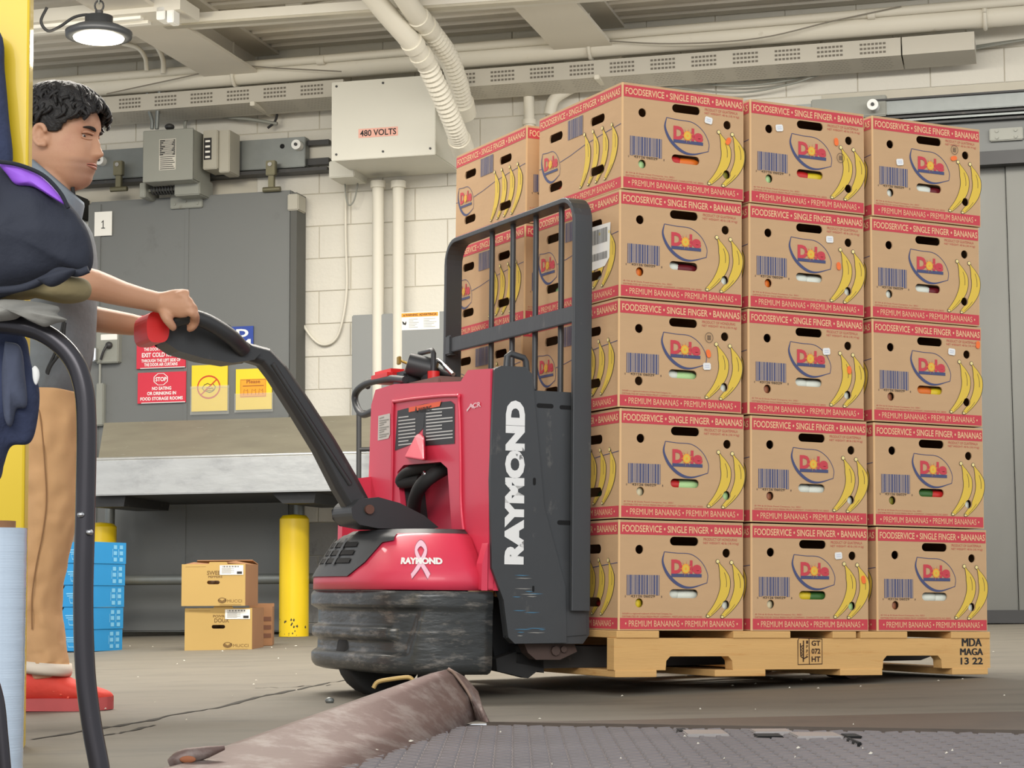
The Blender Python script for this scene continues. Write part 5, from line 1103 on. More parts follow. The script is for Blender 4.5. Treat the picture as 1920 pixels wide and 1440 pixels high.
# ================================================================== LEFT BACKGROUND: CARTONS AND TRAYS ON THE FLOOR
CART2 = mat('ochre_card', (188, 156, 92), .8, var=.05, scale=4); CARTIN = mat('brown_card', (150, 108, 74), .85)
FZ = lambda x, y: floor_z(x, y)
def pepper_box(name, lab, u0, u1, vt, vb, Y, dep, rot, words, base_z, label_side, open_top):
    a = at(u0, vb, Y); b_ = at(u1, vt, Y); W_ = b_.x-a.x; H_ = b_.z-a.z
    M = Matrix.Translation((a.x, Y, base_z)) @ Matrix.Rotation(rot, 4, 'Z')
    t = thing(name, lab, 'carton', M, group='ochre cartons below the chute'); hole = [stadium(W_*.5, H_*.56, W_*.2, H_*.09), stadium(W_*.52, H_*.005, W_*.2, .0002)]
    m = MB(); vs, fs = holed([(0, 0), (W_, 0), (W_, H_), (W_*.72, H_), (W_*.70, H_*1.05), (W_*.44, H_*1.05), (W_*.42, H_), (0, H_)], hole[:1], .004); m.add([(v.x, v.z, v.y) for v in vs], fs); m.build('front_panel', CART2, t)
    m = MB(); m.box((W_-.004, .004, 0), (W_, dep, H_)); m.build('side_panel', CARTIN, t)
    m = MB(); m.box((0, .004, 0), (.004, dep, H_)); m.box((.004, dep-.004, 0), (W_-.004, dep, H_)); m.box((.004, .004, 0), (W_-.004, dep-.004, .004)); m.build('tray', CART2, t)
    pf = lambda x, z, l: Vector((x*W_, -.0008-l, z*H_)); m = MB(); y = .84
    for s, x0, x1, h_ in words: text(m, s, pf, x0, y-h_, x1, y, 0, .02); y -= h_+.02
    text(m, 'MUCCI', pf, .72, .08, .95, .15, 0, .0); stroke(m, pf, ell(.64, .13, .06, .06, 16), .015, 0, 0, True); poly(m, pf, [(.64, .06), (.57, .13), (.6, .16), (.64, .12), (.7, .18), (.71, .12)], 0)
    rect(m, pf, .06, .935, .38, .94, 0); rect(m, pf, .6, .03, .94, .035, 0); rect(m, pf, .6, .01, .94, .014, 0); m.build('front_print', mat('brown_print', (120, 92, 50), .8), t)
    m = MB(); pl_ = lambda x, z, l: pf(x, z, l+.0015); rect(m, pl_, .6, .74, .97, .97); 
    for k in range(7): rect(m, pl_, .63, .78+.02*k, .63+(.2 if k % 2 else .15), .786+.02*k, 1, .0006)
    rect(m, pl_, .87, .76, .95, .82, 1, .0006)
    for k in range(12): rect(m, pl_, .64+.022*k, .92, .648+.022*k+.006*(k % 2), .955, 1, .0006)
    m.build('shipping_label', [PAPER, INK], t)
    if open_top:
        for (p, nm) in (([(W_*.05, .0, H_), (W_*.42, .0, H_), (W_*.5, -.01+dep*.3, H_*1.0), (W_*.1, dep*.4, H_*1.06)], 'flap'), ([(W_, dep*.05, H_), (W_, dep*.9, H_), (W_*.7, dep*.75, H_*1.09), (W_*.66, dep*.2, H_*1.05)], 'flap'), ([(W_*.0, dep, H_), (W_, dep, H_), (W_*.95, dep*.8, H_*1.1), (W_*.06, dep*.8, H_*1.1)], 'flap')):
            m = MB(); m.add(p, [(0, 1, 2, 3)]); o = m.build(nm, CARTIN, t); o.modifiers.new('thick', 'SOLIDIFY').thickness = .004
    # pale bags inside
    m = MB(); rnd = random.Random(2)
    for k in range(5): m.sphere((W_*(.2+.15*k), dep*(.3+.1*(k % 3)), H_*(.72 if k else .66)), (W_*.13, dep*.2, H_*.28))
    m.build('bagged_produce', mat('pale_bag', (214, 192, 176), .5, var=.12, scale=30), t)
    return t, H_
Yc = 9.7
pb = at(345, 1213, Yc); bz0 = FZ(pb.x, Yc)
_, hh = pepper_box('pepper_carton', 'ochre carton on the floor with another carton on top', 346, 474, 1133, 1213, Yc, .3, -.06, [('POIVRONS', .42, .72, .06), ('DOUX', .44, .66, .1)], bz0, 0, False)
pepper_box('pepper_carton', 'open ochre carton resting on top of the lower one, flaps askew', 340, 462, 1052, 1131, Yc-.02, .28, -.09, [('SWEET', .4, .66, .1), ('PEPPERS', .42, .64, .05)], bz0+hh*1.055, 0, True)
q = at(478, 1205, Yc+.25); q1 = at(503, 1125, Yc+.25)
t = thing('low_carton', 'brown open carton tucked behind the lower ochre carton', 'carton', Matrix.Translation((q.x-.05, Yc+.42, FZ(q.x, Yc+.42))) @ Matrix.Rotation(.08, 4, 'Z')); W_ = q1.x-q.x+.05; H_ = q1.z-q.z
m = MB(); m.box((0, 0, 0), (W_, .004, H_)); m.box((0, .25, 0), (W_, .254, H_*1.02)); m.box((W_-.004, .004, 0), (W_, .25, H_*.95)); m.box((0, .004, 0), (.004, .25, H_)); m.box((0, 0, 0), (W_, .25, .004)); m.build('tray', CARTIN, t)
m = MB(); 
for k in range(3): rect(m, lambda x, z, l: Vector((x, -.001, z)), W_*.55, H_*(.2+.2*k), W_*.95, H_*(.3+.2*k))
m.build('print', mat('brown_print2', (110, 72, 52), .8), t)
# blue fruit trays
BLUE = mat('blue_card', (38, 140, 200), .6, var=.06); TXT = mat('tray_print', (120, 186, 222), .6)
Yt = 10.0
xr = at(206, 1205, Yt).x; xm = at(166, 1205, Yt-.25).x; zfl = FZ(xr, Yt)
hT = (at(160, 1165, Yt).z-at(160, 1205, Yt).z)
for k in range(5):
    t = thing('blue_tray', ['lowest blue fruit tray in the stack, on the floor', 'second blue fruit tray from the floor', 'middle blue fruit tray of the stack of five', 'second blue fruit tray from the top', 'topmost blue fruit tray of the stack'][k], 'fruit tray', Matrix.Translation((xm-.004*k+.012*k*.6, Yt-.25, zfl+k*(hT+.001))) @ Matrix.Rotation(1.17, 4, 'Z'), group='blue fruit trays')
    # local: x along the right (end) face, y back-left along the long face
    Lx, Ly = .28, .4; m = MB(); hn = hT*.62
    m.box((0, 0, 0), (Lx, .004, hT)); m.box((0, Ly-.004, 0), (Lx, Ly, hT)); m.box((Lx-.004, .004, 0), (Lx, Ly-.004, hT)); m.box((0, .004, 0), (Lx, Ly-.004, .004))
    vs, fs = holed([(0, 0), (Ly, 0), (Ly, hT), (Ly*.86, hT), (Ly*.8, hn), (Ly*.42, hn), (Ly*.36, hT), (0, hT)], [], .004); m.add([(v.z, v.x, v.y) for v in vs], fs); m.build('tray_body', BLUE, t)
    m = MB(); ps = lambda a, b, l: Vector((-.001-l, a, b))
    rect(m, ps, Ly*.12, hT*.6, Ly*.34, hT*.66); rect(m, ps, Ly*.13, hT*.5, Ly*.33, hT*.55); stroke(m, ps, [(Ly*.16, hT*.44), (Ly*.18, hT*.2), (Ly*.28, hT*.2), (Ly*.3, hT*.44)], hT*.05, 0, 0, True)
    pe = lambda a, b, l: Vector((a, -.001-l, b))
    for x0 in (.62, .8):
        for z in (.2, .5, .78): rect(m, pe, Lx*x0, hT*(z-.09), Lx*(x0+.1), hT*(z+.09))
        rect(m, pe, Lx*x0-.01, hT*.3, Lx*x0-.006, hT*.7)
    m.build('tray_print', TXT, t)['kind'] = 'stuff'
    m = MB()
    for i in range(4): m.sphere((Lx*.5, Ly*(.2+.2*i), hT*.4), (Lx*.4, Ly*.12, hT*.3))
    m.build('fruit', mat('fruit_dark_red', (120, 30, 34), .4), t)

# ================================================================== RUSTY STEEL LIP IN FRONT OF THE TRUCK
RUST = mat('lip_steel', (112, 92, 86), .55, .35, var=.15, scale=3, rgb2=(142, 130, 124), thr=(.47, .64), s2=13, stretch=(1, 1, 1.6), bump=.08)
lip = thing('steel_curb', 'rusty bent steel curb plate in front of the pallet truck', 'steel curb')
def fp(u, v): return floor_at(u, v)
e0 = fp(640, 1452); e1 = fp(895, 1350)      # lower edge on the dock plate
zt0, zt1 = 0.0, 0.0
A1 = at(848, 1258, e1.y+.02); A0 = at(365, 1432, e0.y+.05)
N = 18; vs = []
# lower edge line extended towards the camera
dirx = (e1-e0); E = lambda f: e0+dirx*f
T = lambda f: A0+(A1-A0)*f
rows = []
for i in range(-5, N+1):
    f = i/N; b = E(f); t_ = T(f); b.z = dz(b.x, b.y)
    mid = b.lerp(t_, .5)+Vector((.01, -.012, 0)); k1 = b.lerp(t_, .93)+Vector((0, -.004, 0)); k2 = t_+Vector((-.012, .012, .003)); k3 = t_+Vector((-.05, .03, -.006)); k4 = t_+Vector((-.055, .032, -.05))
    rows.append([b, mid, k1, k2, k3, k4])
m = MB(); m.loft(rows, 0, True, False, False); o = m.build('long_face', RUST, lip); sol = o.modifiers.new('thick', 'SOLIDIFY'); sol.thickness = .006
# end face turning down to the floor
top = rows[-1][3]; q = at(868, 1272, top.y+.05); c0 = fp(920, 1356); c0.z = dz(c0.x, c0.y)+.002; q2 = at(893, 1300, top.y+.06)
m = MB(); b = rows[-1][0]
grid = [[rows[-1][0], rows[-1][1], rows[-1][2], rows[-1][3]], [b.lerp(c0, .5), rows[-1][1].lerp(q2, .5), rows[-1][2].lerp(q, .5), rows[-1][3].lerp(q, .5)], [c0, c0.lerp(q2, .5), q2, q]]
m.loft([list(r) for r in grid], 0, True, False, False); o = m.build('end_face', RUST, lip); o.modifiers.new('thick', 'SOLIDIFY').thickness = .006
m = MB(); m.tube(bez([rows[-1][i]+Vector((.003, -.003, .0)) for i in range(4)], 4), .004, 6); m.build('weld_seam', mat('weld', (140, 118, 104), .6, .3), lip)
# worn, torn near end of the curb
m = MB(); m.tube(bez([at(318, 1432, A0.y+.02), at(345, 1420, A0.y+.02), at(380, 1412, A0.y+.03), at(420, 1402, A0.y+.05)], 4), [.008, .011, .013, .014, .014, .014, .013, .012, .011, .01, .008, .006, .004], 10); m.build('bent_lip', RUST, lip)
m = MB(); q = at(352, 1424, A0.y+.005); m.sphere(q, (.014, .004, .006)); m.build('rust_patch', mat('rust_orange', (150, 92, 60), .8), lip)
m = MB(); m.tube(bez([at(700, 1290, 4.85), at(708, 1279, 4.85), at(730, 1274, 4.85), at(765, 1270, 4.85), at(775, 1276, 4.85)], 4), .005, 8); m.build('pull_loop', mat('loop_yellow', (190, 160, 100), .5, .3), lip)
q = floor_at(618, 1318); m = MB(); m.sphere((q.x, q.y, floor_z(q.x, q.y)+.006), (.012, .01, .009)); m.build('bolt_head', GALV, lip)
# ================================================================== WORKER
PY = 5.42; K = PY/FPX
def pw(u, v, dy=0.0): return at(u, v, PY+dy)
feet = pw(95, 1326); feet.z = floor_z(feet.x, PY)
man = thing('person', 'worker in grey hooded top, tan trousers and red shoes steering the pallet truck', 'person', None, feet)
def mp(mb, name, mats): return mb.build(name, mats, man, loc=-feet)
# ---- head by cross sections (pixel heights of the photo converted to metres)
H0 = pw(109, 357); KS = K*.98
def hx(u): return (u-105)*KS
def hz(v): return (357-v)*KS
#        v     front  back  halfwidth(px)
LV = [(357, 150, 108, 12), (353, 160, 98, 21), (347, 168, 88, 28), (338, 173, 78, 35), (330, 173, 71, 40), (322, 177, 63, 44), (317, 179, 58, 46.5), (312, 177, 55, 48), (307, 181, 52, 50), (300, 180, 48, 52.5), (292, 180, 45, 54.5), (280, 180, 42, 56), (268, 180, 40, 57), (258, 179, 38, 57), (250, 183, 37, 56.5), (243, 187, 36, 56), (235, 188, 36, 56), (225, 187, 37, 55.5), (212, 183, 39, 54), (200, 176, 43, 51), (188, 166, 50, 46), (178, 153, 60, 38), (171, 138, 75, 27), (167, 115, 95, 10)]
NOSE = {300: 4, 296: 11, 292: 17.5, 287: 16, 280: 12.5, 268: 9.5, 258: 7, 250: 3.5, 243: 1}
def nose(v):
    ks = sorted(NOSE);
    if v <= ks[0] or v >= ks[-1]+4: return 0
    for a, b in zip(ks, ks[1:]):
        if a <= v <= b: return NOSE[a]+(NOSE[b]-NOSE[a])*(v-a)/(b-a)
    return NOSE[ks[-1]]*(1-(v-ks[-1])/4)
def lev(v):
    for a, b in zip(LV, LV[1:]):
        if b[0] <= v <= a[0]:
            t = (a[0]-v)/(a[0]-b[0]); return [a[i]+(b[i]-a[i])*t for i in range(1, 4)]
    return list(LV[-1][1:]) if v < LV[-1][0] else list(LV[0][1:])
YAW = Matrix.Rotation(-.2, 3, 'Z')
def headpt(v, a, grow=0.0, extra=True):
    f, b, w_ = lev(v); xm = b+(f-b)*.45; c_, s_ = math.cos(a), math.sin(a)
    e = .86 if c_ > 0 else .95
    x = xm+((f-xm) if c_ > 0 else (xm-b))*math.copysign(abs(c_)**e, c_); y = w_*math.copysign(abs(s_)**.92, s_)
    if extra:
        wd = .1 if v < 275 else .1+.09*min(1, (v-275)/17)*(1 if v < 296 else .7)
        x += nose(v)*math.exp(-(a/wd)**2)*1.15
        for sg in (-1, 1):   # sockets, cheeks
            x -= 6.5*math.exp(-((a-sg*.42)/.17)**2-((v-257)/7)**2); x += 2.5*math.exp(-((a-sg*.55)/.25)**2-((v-283)/12)**2)
            x -= 2.0*math.exp(-((a-sg*.5)/.2)**2-((v-308)/9)**2)
    p = Vector((hx(x), y*KS, hz(v)))
    if grow:
        c = Vector((hx(105), 0, hz(250))); d = (p-c); p += d.normalized()*grow
    return H0 + YAW @ p
vl = []
v = 357.0
while v > 167: vl.append(v); v -= 2.6
vl.append(167)
m = MB(); NA = 72
m.loft([[headpt(v, -math.pi+2*math.pi*j/NA) for j in range(NA)] for v in vl])
# ears
for sg in (-1, 1):
    c = headpt(263, sg*(1.55 if sg < 0 else 1.7)); out = YAW @ Vector((-.25, sg*.9, 0)).normalized()
    pts = []
    for i in range(15):
        a = -2.2+4.6*i/14+math.pi*.0; pts.append(c+out*.012+YAW @ Vector((-.017*math.cos(a+.6)*1.05-.006, 0, .027*math.sin(a+.6)+.002)))
    pts = [p+out*(.004+.008*(i/14 if i < 8 else .55)) for i, p in enumerate(pts)]
    m.tube(pts, .0068, 8); m.sphere(c+out*.004, (.014, .006, .024)); m.sphere(c+out*.012+Vector((.0, 0, -.022)), (.009, .007, .010)); m.sphere(c+out*.010+Vector((-.012, 0, .004)), (.007, .007, .02))
# neck, torso, arms, legs: overlapping tapered tubes fused by the voxel remesh
nk0 = pw(106, 330); nk1 = pw(82, 405)
m.tube([nk0+Vector((-.01, 0, .02)), pw(98, 360), nk1, pw(78, 440)], [.058, .06, .07, .09], 20)
m.loft([[pw(cx, v)+Vector((rx*math.cos(2*math.pi*j/24), ry*math.sin(2*math.pi*j/24), 0)) for j in range(24)] for v, cx, rx, ry in ((405, 80, .06, .10), (425, 80, .1, .175), (470, 84, .112, .18), (560, 86, .11, .165), (650, 84, .1, .15), (740, 82, .1, .155), (800, 84, .09, .15))])
hand_n = st(333, 575, y=.385); HY = (MS @ hand_n).y; HF = (MS @ st(333, 600, y=.62)).y
sh_n = pw(78, 432, -.185); el_n = at(118, 535, 5.16); wr_n = at(297, 567, HY)
m.tube(bez([sh_n, sh_n.lerp(el_n, .5), el_n], 4), [.055, .053, .052, .05, .048, .046, .045, .044, .043], 16)
fa = bez([el_n, at(165, 532, 5.19), at(230, 551, 5.25), wr_n], 5)
m.tube(fa, [.042, .043, .043, .042, .0415, .041, .040, .038, .0365, .0345, .0325, .031, .0295, .028, .0275, .027][:len(fa)], 18)
sh_f = pw(80, 432, .185); el_f = at(120, 590, 5.62); wr_f = at(285, 614, HF)
m.tube(bez([sh_f, sh_f.lerp(el_f, .5), el_f], 4), [.055, .053, .052, .05, .048, .046, .044, .042, .04], 16)
m.tube(bez([el_f, at(175, 598, 5.6), at(235, 607, 5.57), wr_f], 5), [.038, .038, .038, .037, .036, .036, .035, .034, .033, .032, .031, .030, .028, .027, .026, .026], 16)
def hand(wr, Yh, kn, curl, sgn, thumb):
    "back of the hand to the viewer: knuckle row kn (four pixels), fingers folding over and behind the grip"
    kc = at(sum(k[0] for k in kn)/4, sum(k[1] for k in kn)/4, Yh); d_ = (kc-wr).normalized(); nrm = Vector((-d_.z, 0, d_.x)).normalized(); rings = []
    for f_, hw, ht in ((-.1, .027, .026), (.15, .029, .024), (.45, .036, .022), (.8, .039, .021), (1, .036, .018)):
        c = wr.lerp(kc, f_); rings.append([c+nrm*(hw*math.cos(a))+Vector((0, ht*math.sin(a), 0)) for a in [2*math.pi*j/16 for j in range(16)]])
    m.loft(rings)
    for i, (u, v) in enumerate(kn):
        k_ = at(u, v, Yh-.006); md = at(u+curl[0], v+curl[1], Yh+.012+.004*i); t1 = at(u+curl[2], v+curl[3], Yh+.036); t2 = at(u+curl[2]-9, v+curl[3]+4, Yh+.048)
        m.tube(bez([wr.lerp(k_, .45), k_, md, t1, t2], 4), [.010, .0105, .011, .0118, .0128, .012, .0115, .0112, .011, .0108, .0105, .010, .0098, .0094, .009, .0085, .006], 10)
    m.tube(bez([wr.lerp(kc, .2)-nrm*.018, *[at(u, v, Yh+o) for u, v, o in thumb]], 4), [.015, .015, .0148, .0142, .0135, .013, .0125, .012, .0115, .011, .0105, .0095, .0075], 10)
hand(wr_n, HY-.02, [(341, 554), (351, 563), (358, 574), (361, 587)], (6, 14, 0, 27), 1, [(312, 596, .0), (322, 610, .008), (327, 617, .02)])
hand(wr_f, HF, [(322, 600), (328, 606), (332, 612), (334, 619)], (6, 12, 0, 22), -1, [(300, 622, .0), (312, 630, -.008), (320, 634, -.02)])
for dy, du in ((-.1, 0), (.1, -22)):
    m.tube(bez([pw(86+du*.3, 790, dy), pw(88+du, 985, dy), pw(72+du, 1110, dy), pw(80+du, 1235, dy), pw(82+du, 1272, dy)], 4), [.066, .064, .062, .06, .056, .053, .05, .048, .046, .043, .04, .038, .036, .036, .036, .036, .036], 14)
body = mp(m, 'body', SKIN)
# shaved beard shadow is part of the skin colour of the lower face
nt = SKIN.node_tree; nn = nt.nodes; tc = nn.new('ShaderNodeTexCoord'); sp_ = nn.new('ShaderNodeSeparateXYZ'); nt.links.new(tc.outputs['Object'], sp_.inputs[0])
def mr(src, a, b):
    q = nn.new('ShaderNodeMapRange'); q.interpolation_type = 'SMOOTHSTEP'; q.inputs[1].default_value = a; q.inputs[2].default_value = b; nt.links.new(src, q.inputs[0]); return q.outputs[0]
def mul(a, b):
    q = nn.new('ShaderNodeMath'); q.operation = 'MULTIPLY'; nt.links.new(a, q.inputs[0])
    if isinstance(b, float): q.inputs[1].default_value = b
    else: nt.links.new(b, q.inputs[1])
    return q.outputs[0]
msk = mul(mul(mul(mr(sp_.outputs['Z'], H0.z-.012, H0.z+.012), mr(sp_.outputs['Z'], H0.z+hz(296), H0.z+hz(312))), mr(sp_.outputs['X'], H0.x+hx(112), H0.x+hx(160))), .5)
bs = nn['Principled BSDF']; src = bs.inputs['Base Color'].links[0].from_socket; mx = nn.new('ShaderNodeMix'); mx.data_type = 'RGBA'; nt.links.new(msk, mx.inputs[0]); nt.links.new(src, mx.inputs[6]); mx.inputs[7].default_value = s2l((136, 104, 92)); nt.links.new(mx.outputs[2], bs.inputs['Base Color'])
r = body.modifiers.new('fuse', 'REMESH'); r.mode = 'VOXEL'; r.voxel_size = .0042; r.use_smooth_shade = True
sm_ = body.modifiers.new('smooth', 'SMOOTH'); sm_.factor = .5; sm_.iterations = 3
# eyes, brows, lips
for sg in (-1, 1):
    c = headpt(258, sg*.41)+YAW @ Vector((-.0065, 0, 0)); m = MB(); m.sphere(c, .0108); ir = YAW @ Vector((.9, sg*.1-.05, -.3)).normalized(); m.sphere(c+ir*.0052, .0066, 1); mp(m, 'eye', [mat('eye_white', (196, 182, 172), .35), mat('iris', (40, 27, 20), .35)])
    for vv, rr_, nm, mt_ in ((253.2, .0046, 'upper_lid', SKIN), (255.6, .0013, 'lashes', mat('lash', (40, 28, 24), .8)), (262.2, .0034, 'lower_lid', SKIN)):
        lid = [headpt(vv-(2.4 if vv < 260 else -1.4)*math.sin(math.pi*i/8), sg*(.2+.44*i/8))+YAW @ Vector((.0028 if vv < 260 else .0012, 0, 0)) for i in range(9)]; m = MB(); m.tube(lid, [rr_*(.5+.5*math.sin(math.pi*(i+.6)/9.2)) for i in range(9)], 8); mp(m, nm, mt_)
    m = MB(); br = [headpt(246-3.2*math.sin(math.pi*.75*i/9), sg*(.17+.52*i/9), .0015) for i in range(10)]; m.tube(br, [.0025, .0042, .005, .0052, .005, .0046, .004, .0034, .0026, .0016], 8); mp(m, 'eyebrow', mat('brow_hair', (42, 34, 30), .9))
LIP = mat('lips', (186, 124, 106), .5)
for v_, r_ in ((309.5, .0034), (315.5, .004)):
    m = MB(); m.tube([headpt(v_+1.6*(abs(i-6)/6)**2*(1 if v_ < 312 else -1), -.42+.84*i/12, .0012) for i in range(13)], [r_*(1-.75*(abs(i-6)/6)**2) for i in range(13)], 8); mp(m, 'lip', LIP)
m = MB(); m.tube([headpt(312.4, -.38+.76*i/12, .0016) for i in range(13)], [.0016]*13, 6); mp(m, 'mouth_line', mat('mouth_dark', (60, 24, 22), .6))
# hair: wavy cap with cropped sides
HAIR = mat('black_hair', (30, 28, 28), .55, var=.5, scale=60, bump=.5, bscale=90)
def hlim(v):   # smallest angle covered at this height
    if v < 210: return 0
    if v < 222: return .05+(v-210)/12*.35
    if v < 240: return .4+(v-222)/18*.75
    if v < 256: return 1.15+(v-240)/16*.12
    return 1.95+min(1, (v-256)/20)*.45
hl = []; v = 300
while v > 166: hl.append(v); v -= 3
m = MB(); NA = 96; vs = []; ok = []
for v in hl:
    for j in range(NA):
        a = -math.pi+2*math.pi*j/NA; thick = .006+.018*min(1, max(0, (262-v)/40)); top_ = .012*max(0, (215-v)/50)
        p = headpt(v, a, 0, False); n1 = noise.noise(p*38); n2 = noise.noise(p*90+Vector((5, 1, 2)))
        q = headpt(v, a, thick+top_+(.008*n1+.005*n2)*min(1, max(.15, (258-v)/30)), False); vs.append(q); ok.append(abs(a) >= hlim(v)-.0)
fs = []
for i in range(len(hl)-1):
    for j in range(NA):
        f = (i*NA+j, i*NA+(j+1) % NA, (i+1)*NA+(j+1) % NA, (i+1)*NA+j)
        if all(ok[k] for k in f): fs.append(f)
m.add(vs, fs, 0, True); n_ = len(hl)-1; m.add([vs[n_*NA+j] for j in range(NA)]+[headpt(166, 0, .03, False)], [(j, (j+1) % NA, NA) for j in range(NA)], 0, True)
hair = mp(m, 'hair', HAIR); so = hair.modifiers.new('thick', 'SOLIDIFY'); so.thickness = .014; so.offset = -1; subsurf(hair, 1)
# curls standing off the cap
m = MB(); rnd = random.Random(4)
for k in range(260):
    v = rnd.uniform(170, 232); a = rnd.uniform(-2.6, 2.6)
    if abs(a) < hlim(v)+.1: continue
    p = headpt(v, a, .016, False); t1 = headpt(v-4+rnd.uniform(-3, 3), a+rnd.uniform(-.1, .1), .028, False); t2 = headpt(v+5, a+rnd.uniform(-.18, .05), .03, False); t3 = headpt(v+11, a+rnd.uniform(-.2, .02), .02, False)
    m.tube(bez([p, t1, t2, t3], 3), [.005, .0058, .006, .006, .006, .0055, .005, .0045, .0035, .002], 5)
mp(m, 'hair_curls', HAIR)
# ---- clothes
HOOD = mat('grey_marl', (122, 128, 132), .95, var=.14, scale=40, bump=.15, bscale=60)
m = MB(); rings = []
for v, cx, rx, ry in ((398, 84, .075, .11), (412, 82, .1, .165), (430, 82, .128, .205), (480, 86, .135, .215), (560, 88, .13, .205), (640, 87, .124, .195), (690, 82, .122, .19), (730, 74, .118, .185), (752, 66, .112, .18), (768, 62, .104, .172), (762, 62, .095, .165)):
    rings.append([pw(cx, v)+Vector((rx*math.cos(a)*(1+.03*math.sin(3*a+v*.05)), ry*math.sin(a), .004*math.sin(4*a)+(-.014*math.cos(a) if v > 720 else 0))) for a in [2*math.pi*j/32 for j in range(32)]])
m.loft(rings, 0, True, False)
for S, E_ in ((sh_n, el_n), (sh_f, el_f)):
    d_ = E_-S; m.tube(bez([S-d_*.1+Vector((0, 0, .01)), S+d_*.3, S+d_*.7, S+d_*1.0], 4), [.062, .066, .067, .066, .064, .062, .062, .061, .06, .059, .058, .057, .054], 18, 0, False)
o = mp(m, 'hooded_top', HOOD); o.modifiers.new('thick', 'SOLIDIFY').thickness = .006; subsurf(o, 1)
m = MB(); rings = []
for v, cx, rx, ry, tilt in ((402, 86, .082, .1, .05), (372, 98, .078, .088, .055), (345, 106, .074, .08, .06), (338, 108, .07, .076, .06), (346, 106, .066, .072, .06)):
    rings.append([pw(cx, v)+Vector((rx*math.cos(a), ry*math.sin(a), -tilt*math.cos(a))) for a in [2*math.pi*j/28 for j in range(28)]])
m.loft(rings, 0, True, False); o = mp(m, 'collar', mat('collar_grey', (132, 142, 152), .95, var=.12, scale=50)); o.modifiers.new('thick', 'SOLIDIFY').thickness = .006
m = MB(); m.tube(bez([pw(136, 352, -.03), pw(139, 375, -.035), pw(139, 400, -.035)], 4), .006, 6); mp(m, 'zip_edge', RUBBER)
m = MB(); m.tube(bez([pw(120, 600, -.21), pw(108, 650, -.215), pw(90, 690, -.212), pw(88, 700, -.21)], 5), .0045, 6); m.tube(bez([pw(122, 605, -.21), pw(115, 655, -.217), pw(96, 685, -.214), pw(89, 702, -.211)], 5), .0045, 6); mp(m, 'drawstring', RUBBER)
TAN = mat('tan_trousers', (208, 164, 118), .9, var=.1, scale=14, bump=.2, bscale=18)
m = MB()
def leg(dy, du):
    R = ((735, 90, .105, .1), (790, 90, .098, .098), (850, 92, .094, .095), (920, 92, .09, .09), (980, 87, .087, .087), (1040, 76, .083, .084), (1100, 68, .078, .08), (1150, 68, .075, .077), (1200, 74, .074, .076), (1240, 84, .069, .07), (1252, 87, .066, .068))
    rings = []; RR = []
    for p, q in zip(R, R[1:]):
        for k in range(5): RR.append([p[i]+(q[i]-p[i])*k/5 for i in range(4)])
    for v, cx, rx, ry in RR+[R[-1]]:
        rings.append([pw(cx+du*(v-735)/500, v, dy)+Vector((rx*.88*math.cos(a)*(1+.03*noise.noise(Vector((math.cos(a)*2, math.sin(a)*2, v*.02)))), ry*math.sin(a)+.016*noise.noise(Vector((math.cos(a)*3.2+du, v*.028+2*math.cos(a), math.sin(a))))+.009*noise.noise(Vector((math.cos(a)*6, v*.06-3*math.cos(a), du))), .004*math.sin(3*a+v))) for a in [2*math.pi*j/28 for j in range(28)]])
    m.loft(rings, 0, True, False)
leg(-.085, 0); leg(.1, -26)
o = mp(m, 'trousers', TAN); sm2 = MB(); sm2.tube(bez([pw(u, v, -.085-r_) for u, v, r_ in ((70, 745, .098), (78, 800, .1), (84, 870, .097), (87, 940, .091), (80, 1000, .089), (68, 1060, .086), (60, 1120, .083), (60, 1180, .08))], 4), .002, 6); mp(sm2, 'side_seam', mat('seam_brown', (150, 112, 76), .9)); o.modifiers.new('thick', 'SOLIDIFY').thickness = .004; subsurf(o, 1)
